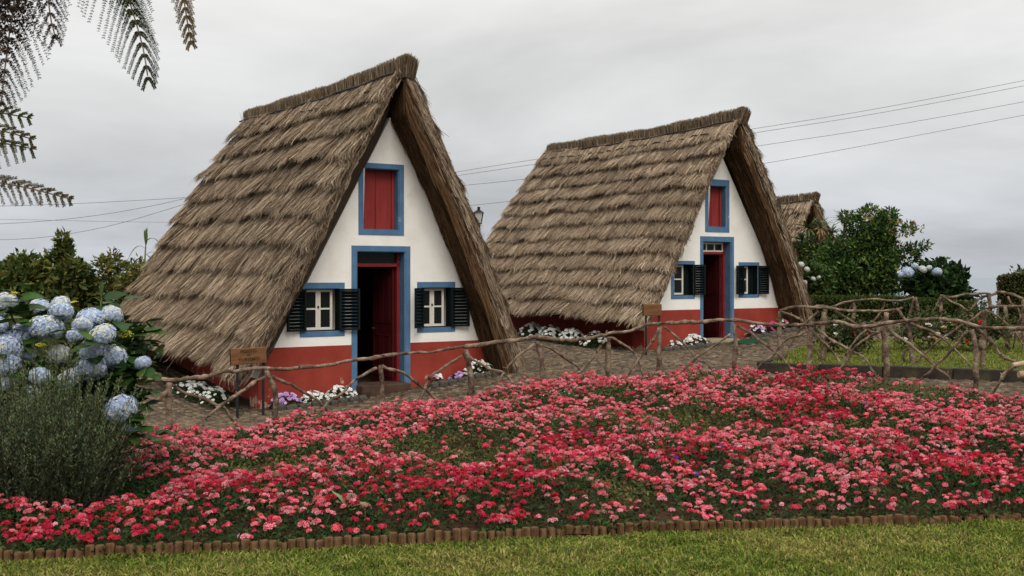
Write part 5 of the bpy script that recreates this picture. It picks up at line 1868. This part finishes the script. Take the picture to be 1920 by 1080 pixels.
shrub('shrub', 'dense dark undergrowth below the feathery shrubs', 'shrub', gz(-9.6, 18.8), b, 1100, .13, GR_DARK, 4, 'shrubs behind the hydrangea')


def long_leaf(base, d, L_, w_, bend, col, tip_drop=1.0):
    """arching strap leaf as a folded ribbon, 8 segments"""
    d = np.array(d, dtype=float); d /= np.linalg.norm(d)
    n_ = 9
    f = np.linspace(0, 1, n_)
    P = np.array(base)[None] + d[None] * (f * L_)[:, None]
    P[:, 2] -= bend * L_ * f ** 2 * tip_drop
    S = np.cross(d, [0, 0, 1.]); S /= max(np.linalg.norm(S), 1e-6)
    W = w_ * np.sin(np.pi * np.clip(.12 + .88 * f, 0, 1)) ** .7
    W[-1] = .001
    V = np.empty((n_, 3, 3))
    V[:, 0] = P + S * W[:, None]; V[:, 1] = P + np.array([0, 0, -.25])[None] * W[:, None]; V[:, 2] = P - S * W[:, None]
    F = []
    for k in range(n_ - 1):
        a = 3 * k
        F += [(a, a + 1, a + 4, a + 3), (a + 1, a + 2, a + 5, a + 4)]
    c = np.tile(np.array(col), (n_ * 3, 1))
    return mesh_np('leaf', V.reshape(-1, 3), np.array(F), M['leaf'], c, smooth=True)


# maize stalks
for ci, (x, y, zt, lab, sd_) in enumerate(((-7.32, 21.3, 2.56, 'tall maize stalk sticking up against the sky beside the roof', 1), (-7.55, 19.6, 1.35, 'lower maize plant with drooping leaves beside the thatch', 2))):
    base = gz(x, y)
    o = empty('maize_plant', base)
    tag(o, lab, 'maize plant', 'maize plants')
    H_ = zt - base[2]
    MB().tube([(0, 0, -.1), (.01, 0, H_ * .4), (-.01, 0, H_ * .75), (.02, 0, H_ * .93)], [.022, .02, .016, .01], 7).obj('stalk', mat_noise('maize_stalk', [(.3, (.10, .14, .035)), (.7, (.18, .2, .06))], 6), o)
    r = np.random.default_rng(sd_)
    nl = 13
    for k in range(nl):
        f = .25 + .68 * k / nl
        a = (k % 2) * math.pi + r.normal(0, .5)
        col = np.array([(.04, .085, .022), (.06, .11, .03), (.10, .13, .05)][r.integers(3)])
        link('leaf', long_leaf((0, 0, H_ * f), (math.cos(a) * .8, math.sin(a) * .45, .9), r.uniform(.4, .62), .032, r.uniform(.7, 1.3), col), o)
    for k in range(3):
        a = r.uniform(0, 6.28)
        link('leaf', long_leaf((0.01, 0, H_ * .86), (math.cos(a) * .12, .05, 1), .32 + .03 * k, .034, .05, (.07, .12, .035)), o)
# broad strap-leaved plants beside the roof
for k, (x, y, s_) in enumerate(((-7.15, 19.3, 1.0), (-6.75, 19.7, .8), (-7.7, 19.2, .8))):
    base = gz(x, y)
    o = empty('strap_plant', base)
    tag(o, ['strap-leaved plant half hidden behind the hydrangea top', 'strap-leaved plant touching the back of the thatch', 'strap-leaved plant next to the feathery shrubs'][k], 'plant', 'strap-leaved plants by the roof')
    r = np.random.default_rng(60 + k)
    for q in range(22):
        a = r.uniform(0, 6.28)
        col = np.array([(.03, .06, .02), (.05, .085, .028), (.085, .12, .05)][r.integers(3)])
        link('leaf', long_leaf((r.normal(0, .05), r.normal(0, .05), r.uniform(.1, .9) * s_), (math.cos(a), math.sin(a), r.uniform(.5, 1.6)), r.uniform(.4, .65), .045, r.uniform(.5, 1.0), col), o)
    MB().tube([(0, 0, -.1), (0, 0, .5 * s_), (.01, 0, 1.0 * s_)], [.03, .025, .015], 6).obj('stem', M['bark_dark'], o)

# ---- background right
TBx, TBy = 8.9, 27.0
tb = gz(TBx, TBy)
tree = empty('round_tree', tb)
tag(tree, 'dark glossy round-crowned tree beyond the right fences', 'tree')
MB().tube([(-.05, 0, -.2), (-.04, 0, .35), (-.10, .05, .9), (-.2, .1, 1.5)], [.05, .042, .035, .02], 8).obj('trunk', M['bark_branch'], tree, smooth=True)
MB().tube([(.10, .1, -.2), (.09, .1, .4), (.12, .12, 1.0), (.35, .1, 1.7)], [.045, .038, .03, .018], 8).obj('trunk', M['bark_branch'], tree, smooth=True)
for k in range(7):
    a = k * .9
    MB().tube([(-.04 + .02 * k, .05, .8 + .08 * k), (math.cos(a) * .5, math.sin(a) * .4, 1.4 + .06 * k), (math.cos(a) * 1.0, math.sin(a) * .8, 1.75 + .1 * k)], [.022, .015, .006], 6).obj('branch', M['bark_dark'], tree)
cb_ = crown_blobs((9.0, 27, 2.0), (1.22, 1.0, .98), 46, .34, 21) + crown_blobs((8.55, 26.6, 1.55), (.85, .7, .45), 14, .32, 22)
cb_ += [(9.05, 27, 3.1, .3, .3, .25), (9.55, 27, 3.05, .22, .22, .22), (8.45, 26.9, 3.05, .16, .2, .14), (10.05, 27, 2.75, .16, .2, .16), (10.2, 26.9, 2.25, .22, .2, .12), (10.42, 26.9, 2.35, .10, .1, .08), (8.7, 27, 2.85, .25, .3, .22), (9.4, 26.8, 2.85, .3, .3, .3)]
leaf_blobs('crown', tree, cb_, 1500, .12, [(.011, .030, .008), (.018, .048, .011), (.030, .070, .015), (.050, .095, .019), (.085, .135, .026), (.12, .16, .034)], org=tb, aspect=.42)
leaf_blobs('bronze_leaves', tree, [(8.85, 26.4, 3.0, .12, .1, .12), (10.0, 26.3, 2.75, .18, .1, .1), (9.35, 26.2, 2.1, .5, .1, .5), (9.5, 26.2, 2.75, .3, .1, .2)], 26, .11, [(.20, .11, .035), (.24, .15, .06), (.2, .17, .05)], org=tb)['kind'] = 'stuff'

hb2 = gz(10.3, 25.6)
h2 = empty('hydrangea', hb2)
tag(h2, 'dark hydrangea with a few pale blue heads right of the round tree', 'hydrangea', 'hydrangea bushes')
leaf_blobs('foliage', h2, crown_blobs((10.25, 25.6, 1.25), (.72, .5, .62), 22, .28, 31) + [(9.85, 25.5, 1.0, .3, .3, .4), (10.7, 25.5, .9, .3, .3, .35)], 900, .17, GR_DARK + [(.04, .085, .02)], org=hb2, aspect=.6)
for i, (px, py, s_, k) in enumerate(((1702, 510, .145, 0), (1730, 505, .10, 2), (1716, 499, .08, 1), (1757, 510, .115, 0), (1690, 515, .08, 0), (1742, 502, .07, 1))):
    x = (px - 960) / 2000 * 25.0
    z = 1.6 - (py - 515) / 2000 * 25.0
    o = link('flower_head', HH[(k, i % 2)], h2, (x - hb2[0], 25.0 - hb2[1], z - hb2[2]), (.5, 0, i))
    o.scale = (s_,) * 3
MB().tube([(0, 0, -.1), (.05, 0, .6), (0, .05, 1.2)], [.03, .025, .01], 6).obj('stem', M['bark_dark'], h2)

hb3 = gz(6.95, 24.9)
h3 = empty('hydrangea', hb3)
tag(h3, 'white-flowered hydrangea squeezed between the middle roof and the round tree', 'hydrangea', 'hydrangea bushes')
leaf_blobs('foliage', h3, crown_blobs((7.1, 25.0, 1.15), (.4, .4, .75), 16, .25, 33), 900, .14, GR_MID + [(.06, .12, .03)], org=hb3, aspect=.55)
for i, (px, py, s_) in enumerate(((1502, 496, .075), (1513, 505, .07), (1525, 523, .06), (1508, 530, .07), (1535, 520, .05), (1498, 508, .06))):
    o = link('flower_head', HH[(2, i % 2)], h3, ((px - 960) / 2000 * 24.5 - hb3[0], 24.5 - hb3[1], 1.6 - (py - 515) / 2000 * 24.5 - hb3[2]), (.5, 0, i))
    o.scale = (s_,) * 3
MB().tube([(0, 0, -.1), (.05, 0, .6), (0, .05, 1.2)], [.03, .025, .01], 6).obj('stem', M['bark_dark'], h3)

# spiky rosettes (dragon-tree like) in front of the distant cottage
for k, (x, y, zt, lab, nn_, n_r) in enumerate(((7.95, 29.5, 2.95, 'spiky rosette plant with bare trunk next to the middle roof', 46, 3), (8.6, 30, 3.0, 'spiky rosette plant with brownish leaves below the distant roof', 46, 3), (9.2, 30.4, 3.25, 'tallest spiky rosette plant at the left shoulder of the round tree', 40, 2))):
    base = gz(x, y)
    o = empty('spiky_plant', base)
    tag(o, lab, 'spiky plant', 'spiky rosette plants')
    H_ = zt - base[2]
    r = np.random.default_rng(80 + k)
    for t_ in range(n_r):
        ex, ey, ez = r.normal(0, .22), r.normal(0, .2), H_ * (.98 - .13 * t_)
        MB().tube([(0, 0, -.1), (ex * .3, ey * .3, ez * .5), (ex, ey, ez)], [.05, .045, .04], 7).obj('trunk', M['stake_wood'], o)
        for q in range(nn_):
            a, u_ = r.uniform(0, 6.28), r.uniform(-.5, 1.3)
            col = np.array([(.045, .075, .03), (.08, .10, .035), (.16, .13, .05), (.24, .15, .06)][min(3, int(r.random() * (2.6 if u_ > .3 else 4)))])
            link('leaf', long_leaf((ex, ey, ez), (math.cos(a), math.sin(a), u_), r.uniform(.40, .62), .026, .25, col), o)

b = crown_blobs((8.05, 28.3, 1.75), (.75, .5, .85), 26, .3, 46)
shrub('shrub', 'dark green shrub below the spiky plants, left of the round tree', 'shrub', gz(8.1, 28.3), b, 1300, .12, GR_DARK + GR_MID, 4)
# low clipped hedge behind the far fence, and the tall hedge at the right edge
def hedge(label, pts, hts, half, per, size, cols):
    base = gz(*pts[0])
    o = empty('hedge', base)
    tag(o, label, 'hedge', 'clipped hedges')
    P, Dd, Nn, Cc = [], [], [], []
    for (x0, y0), (x1, y1), h0, h1 in zip(pts[:-1], pts[1:], hts[:-1], hts[1:]):
        ln = math.hypot(x1 - x0, y1 - y0)
        n = int(per * ln * 1.6)
        f = rng.random(n)
        x, y = x0 + (x1 - x0) * f, y0 + (y1 - y0) * f
        zg = G(x, y); zt = h0 + (h1 - h0) * f
        face = rng.random(n)
        nx_, ny_ = -(y1 - y0) / ln, (x1 - x0) / ln
        sgn = np.where(face < .45, -1., np.where(face < .6, 1., rng.uniform(-1, 1, n)))
        z = np.where(face < .6, zg + (zt - zg) * rng.random(n), zt + rng.normal(0, .025, n))
        depth = sgn * half + rng.normal(0, .03, n)
        P.append(np.stack([x + nx_ * depth, y + ny_ * depth, z], -1))
        outv = np.stack([nx_ * sgn, ny_ * sgn, np.where(face < .6, .2, 1.)], -1)
        Dd.append(outv + rng.normal(0, .6, (n, 3))); Nn.append(outv + rng.normal(0, .5, (n, 3)) + [0, 0, .3])
        Cc.append(np.array(cols)[rng.choice(len(cols), n)] * rng.uniform(.75, 1.25, (n, 1)))
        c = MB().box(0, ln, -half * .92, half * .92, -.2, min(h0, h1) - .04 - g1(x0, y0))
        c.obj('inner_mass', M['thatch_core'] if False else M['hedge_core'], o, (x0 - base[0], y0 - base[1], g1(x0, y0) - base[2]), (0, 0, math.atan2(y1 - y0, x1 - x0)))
    P, Dd, Nn, Cc = map(np.concatenate, (P, Dd, Nn, Cc))
    L_ = size * rng.uniform(.6, 1.3, len(P))
    V, F = leaf_cards(P - np.array(base), nrm(Dd), nrm(Nn), L_, L_ * .55)
    link('foliage', mesh_np('foliage', V, F, M['leaf'], np.repeat(Cc, 4, axis=0)), o)
    return o


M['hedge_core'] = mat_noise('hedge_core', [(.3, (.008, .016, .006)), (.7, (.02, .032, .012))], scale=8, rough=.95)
hedge('low clipped hedge behind the far branch fence', [(6.3, 24.2), (8.4, 23.6), (9.9, 22.9)], (1.06, 1.06, .95), .3, 5200, .05, [(.03, .05, .012), (.05, .075, .016), (.075, .09, .02)])
hedge('tall dark hedge at the far right edge', [(10.05, 22.0), (11.4, 21.2), (13.5, 20.0)], (1.50, 1.72, 1.85), .35, 6500, .06, [(.03, .042, .012), (.05, .065, .016), (.085, .08, .03), (.11, .08, .04)])
b = crown_blobs((11.6, 23.5, 1.22), (.6, .5, .40), 12, .26, 41)
shrub('shrub', 'green bush rising behind the tall hedge at the right edge', 'shrub', gz(11.3, 23.5), b, 1300, .10, GR_MID, 4)
b = crown_blobs((9.6, 22.3, .75), (.45, .4, .3), 8, .2, 43)
shrub('shrub', 'small brownish bush at the right end of the low hedge', 'shrub', gz(9.6, 22.3), b, 1500, .07, [(.06, .07, .02), (.09, .08, .03), (.04, .055, .016)], 4)

# ---- rose bushes in the lawn plot
def rose(label, x, y, zt, rx_, blooms, seed, dens=1000):
    base = (x, y, g1(x, y) + .09)
    o = empty('rose_bush', base)
    tag(o, label, 'rose bush', 'rose bushes in the lawn plot')
    h_ = zt - base[2]
    bl = crown_blobs((x, y, base[2] + h_ * .55), (rx_, rx_ * .8, h_ * .42), 14, .16, seed)
    leaf_blobs('foliage', o, bl, dens, .065, [(.035, .06, .018), (.05, .085, .024), (.075, .10, .03), (.08, .05, .025)], org=base, shell=.2, aspect=.6)
    for k in range(6):
        b_ = bl[k]
        MB().tube([(random.uniform(-.04, .04), random.uniform(-.04, .04), -.05), tuple((np.array(b_[:3]) - base) * .5 + rng.normal(0, .03, 3)), tuple(np.array(b_[:3]) - base)], [.012, .009, .004], 5).obj('stem', M['bark_dark'], o)
    for i, (bx_, bz_, col, s_) in enumerate(blooms):
        Vs, Fs, Cs = [], [], []
        r = np.random.default_rng(seed * 10 + i)
        for q in range(16):
            el = .25 + 1.2 * (q / 16)
            a = q * 2.4
            d = np.array([math.cos(a) * math.sin(el), math.sin(a) * math.sin(el), math.cos(el)])
            t1 = np.cross(d, [0, 0, 1]); t1 /= np.linalg.norm(t1)
            c0 = d * s_ * (.35 + .5 * q / 16)
            i0 = len(Vs)
            w_ = s_ * .5
            Vs += [c0 * .3, c0 + t1 * w_ - d * .01, c0 * 1.25 + np.array([0, 0, s_ * .25]), c0 - t1 * w_ - d * .01]
            c = np.array(col) * r.uniform(.8, 1.1)
            Cs += [c * .7, c, c, c]
            Fs.append((i0, i0 + 1, i0 + 2, i0 + 3))
        link('bloom', mesh_np('bloom', np.array(Vs), np.array(Fs), M['petal'], np.clip(np.array(Cs), 0, .9)), o, (bx_ - x, -rx_ * .6, bz_ - base[2]), (random.uniform(.2, .8), random.uniform(-.3, .3), 0))
    return o


def pz(px, py, d):
    return (px - 960) / 2000 * d, 1.6 - (py - 515) / 2000 * d


RD, WH, YE = (.62, .03, .025), (.80, .76, .66), (.74, .55, .28)
rose('rose bush with orange-red blooms in the left of the lawn plot', 5.2, 16.1, .93, .30, [(*pz(1601, 625, 15.9), RD, .05), (*pz(1625, 631, 15.9), (.75, .12, .06), .055), (*pz(1567, 627, 15.9), WH, .035), (*pz(1613, 570 + 45, 15.9), RD, .03)], 51)
rose('tall thin rose at the left end of the lawn plot', 4.85, 16.3, .95, .2, [(*pz(1573, 612, 16), WH, .04), (*pz(1560, 628, 16), (.6, .12, .1), .03)], 52, 500)
rose('largest rose bush with white, yellow and red blooms in the lawn plot', 6.45, 16.4, 1.05, .52, [(*pz(1745, 612, 16), WH, .06), (*pz(1774, 616, 16), YE, .05), (*pz(1771, 605, 16), WH, .045), (*pz(1784, 606, 16), WH, .04), (*pz(1794, 606, 16), RD, .05), (*pz(1700, 638, 16), WH, .05), (*pz(1763, 627, 16), WH, .04), (*pz(1746, 634, 16), WH, .03), (*pz(1756, 636, 16), (.7, .3, .12), .04), (*pz(1778, 636, 16), WH, .035)], 53, 1200)
rose('dark rose bush with red blooms at the right of the lawn plot', 7.1, 16.2, 1.12, .42, [(*pz(1837, 606, 16), RD, .055), (*pz(1810, 641, 16), RD, .04), (*pz(1800, 606, 16), RD, .04)], 54, 1300)

# ---- tree fern at the upper left: trunk out of view, fronds arching into the picture
tfx, tfy = -3.6, 5.0
tf = empty('tree_fern', (tfx, tfy, g1(tfx, tfy)))
tag(tf, 'tree fern whose dark drooping and green fronds enter at the upper left', 'tree fern')
zf0 = g1(tfx, tfy)
MB().tube([(0, 0, -.2), (.05, 0, 1.0), (.02, .02, 2.0), (0, 0, 3.05)], [.16, .12, .10, .12], 10).obj('trunk', M['bark_dark'], tf)


def frond(path, half_len, n_pin, droop, cols, name='frond', curl=0.0, seed=0, pin_seg=16, wid=.010, taper=1.0, fwd=.55, one=None):
    """rachis along path (world), pinnae both sides each carrying small pinnules"""
    r = np.random.default_rng(seed)
    pts = smooth_path(path, .03, 0) - np.array([tfx, tfy, zf0])
    d = np.concatenate([[0], np.cumsum(np.linalg.norm(np.diff(pts, axis=0), axis=1))])
    tot = d[-1]
    Ps, Ds, Ls, Cs = [], [], [], []
    n_pin = int(tot * .62 / n_pin)
    mb = MB().tube([tuple(q) for q in pts[::2]], [.007 * (1 - .8 * i / len(pts[::2])) + .0015 for i in range(len(pts[::2]))], 5)
    for k in range(n_pin):
        f = .38 + .62 * (k + .5) / n_pin
        p = np.array([np.interp(f * tot, d, pts[:, j]) for j in range(3)])
        p2 = np.array([np.interp(min(f * tot + .02, tot), d, pts[:, j]) for j in range(3)])
        ax = nrm((p2 - p + 1e-6)[None])[0]
        sv = np.cross(ax, [0.1, -1, .15]); sv /= np.linalg.norm(sv)
        ln = half_len * math.sin(math.pi * min(1, .22 + .78 * f) ** taper) ** .8 + .02
        for s_ in (-1, 1):
            if one and s_ != one:
                continue
            dir_ = nrm((sv * s_ + ax * fwd + r.normal(0, .08, 3))[None])[0]
            g_ = np.linspace(0, 1, 6)
            pp = p[None] + dir_[None] * (g_ * ln)[:, None]
            pp[:, 2] -= droop * ln * g_ ** 1.7
            pp[:, 1] += curl * ln * np.sin(g_ * 3) * r.normal(0, .5)
            mb.tube([tuple(q) for q in pp], [.0028, .0022, .0018, .0014, .001, .0006], 3)
            m_ = pin_seg
            h_ = (np.arange(m_) + .7) / m_
            q = np.stack([np.interp(h_, g_, pp[:, j]) for j in range(3)], -1)
            tg = nrm(pp[-1:] - pp[:1])
            pv = nrm(np.cross(tg, [[0.05, -1, .1]]))
            for s2 in (-1, 1):
                Ps.append(q); Ds.append(nrm(pv * s2 + tg * .55 + r.normal(0, .10 + curl, (m_, 3))))
                Ls.append(np.clip(ln * .17 * (1.15 - h_), .010, .034) * r.uniform(.8, 1.15, m_))
                Cs.append(np.array(cols)[r.choice(len(cols), m_)] * r.uniform(.75, 1.25, (m_, 1)))
    P, D, L_, c = map(np.concatenate, (Ps, Ds, Ls, Cs))
    nn = nrm(np.tile([[0, -1, .35]], (len(P), 1)) + rng.normal(0, .25 + curl, P.shape))
    V, F = leaf_cards(P, D, nn, L_, L_ * .5, fold=.12)
    o = mb.obj(name, M['bark_dark'], tf)
    link('pinnules', mesh_np('pinnules', V, F, M['frond'], np.repeat(np.clip(c, 0, 1), 4, axis=0)), o)
    return o


def W3(px, py, d=4.6):
    return ((px - 960) / 2000 * d, d, 1.6 - (py - 515) / 2000 * d)


DEAD = [(.016, .011, .010), (.026, .017, .014), (.011, .008, .007), (.04, .027, .02)]
DKG = [(.012, .020, .007), (.020, .030, .009), (.034, .044, .014), (.009, .013, .005)]
BRN = [(.11, .06, .015), (.07, .045, .015), (.15, .085, .02), (.05, .04, .014)]
LGR = [(.07, .105, .018), (.105, .135, .024), (.14, .15, .032), (.05, .07, .015)]
cr_ = (tfx, tfy, 3.05 + zf0)
# dead frond hanging at the very left
frond([cr_, W3(-150, -230, 4.8), W3(20, -160, 4.6), W3(28, -20), W3(18, 60), W3(8, 140), W3(2, 200)], .26, 0.046, 1.25, DEAD, seed=1, curl=.25, fwd=.45, pin_seg=34)
frond([cr_, W3(-100, -260, 4.9), W3(60, -150, 4.7), W3(85, -40), W3(96, 40), W3(105, 75)], .22, 0.048, 1.3, DEAD, seed=2, curl=.22, pin_seg=32)
frond([cr_, W3(-160, -180, 4.9), W3(-60, -120, 4.7), W3(-25, 0), W3(-30, 120), W3(-35, 220)], .26, 0.046, 1.2, DEAD, seed=7, curl=.25, fwd=.45, pin_seg=32)
# green hanging frond further right
frond([cr_, W3(-60, -330, 5.0), W3(120, -260, 4.7), W3(215, -80), W3(248, 20), W3(268, 90), W3(279, 155)], .27, 0.05, 1.1, DKG, seed=3, fwd=.75, pin_seg=34)
frond([cr_, W3(0, -380, 5.2), W3(220, -300, 4.8), W3(320, -120), W3(343, -10), W3(352, 45), W3(359, 84)], .13, 0.036, .9, BRN, seed=4, fwd=.9, pin_seg=24)
# lighter fronds reaching in from the left
frond([(tfx, tfy, 2.6), W3(-200, 190, 5.2), W3(-80, 205, 5.2), W3(0, 212, 5.2), W3(60, 222, 5.2)], .16, 0.045, .25, LGR, seed=5, fwd=.8, pin_seg=24)
frond([(tfx, tfy, 2.5), W3(-200, 210, 5.0), W3(-80, 235, 5.0), W3(0, 245, 5.0), W3(64, 262, 5.0)], .17, 0.045, .45, LGR + BRN, seed=6, fwd=.8, pin_seg=24)
frond([(tfx, tfy, 2.3), W3(-200, 250, 5.0), W3(-80, 262, 5.0), W3(0, 268, 5.0), W3(66, 280, 5.0)], .15, 0.045, .6, DKG + LGR, seed=8, fwd=.8, pin_seg=24)
frond([(tfx, tfy, 2.0), W3(-200, 320, 4.8), W3(-60, 335, 4.8), W3(40, 350, 4.8), W3(135, 374, 4.8)], .12, 0.034, .35, BRN + DKG, seed=9, fwd=.95, pin_seg=20, curl=.12)
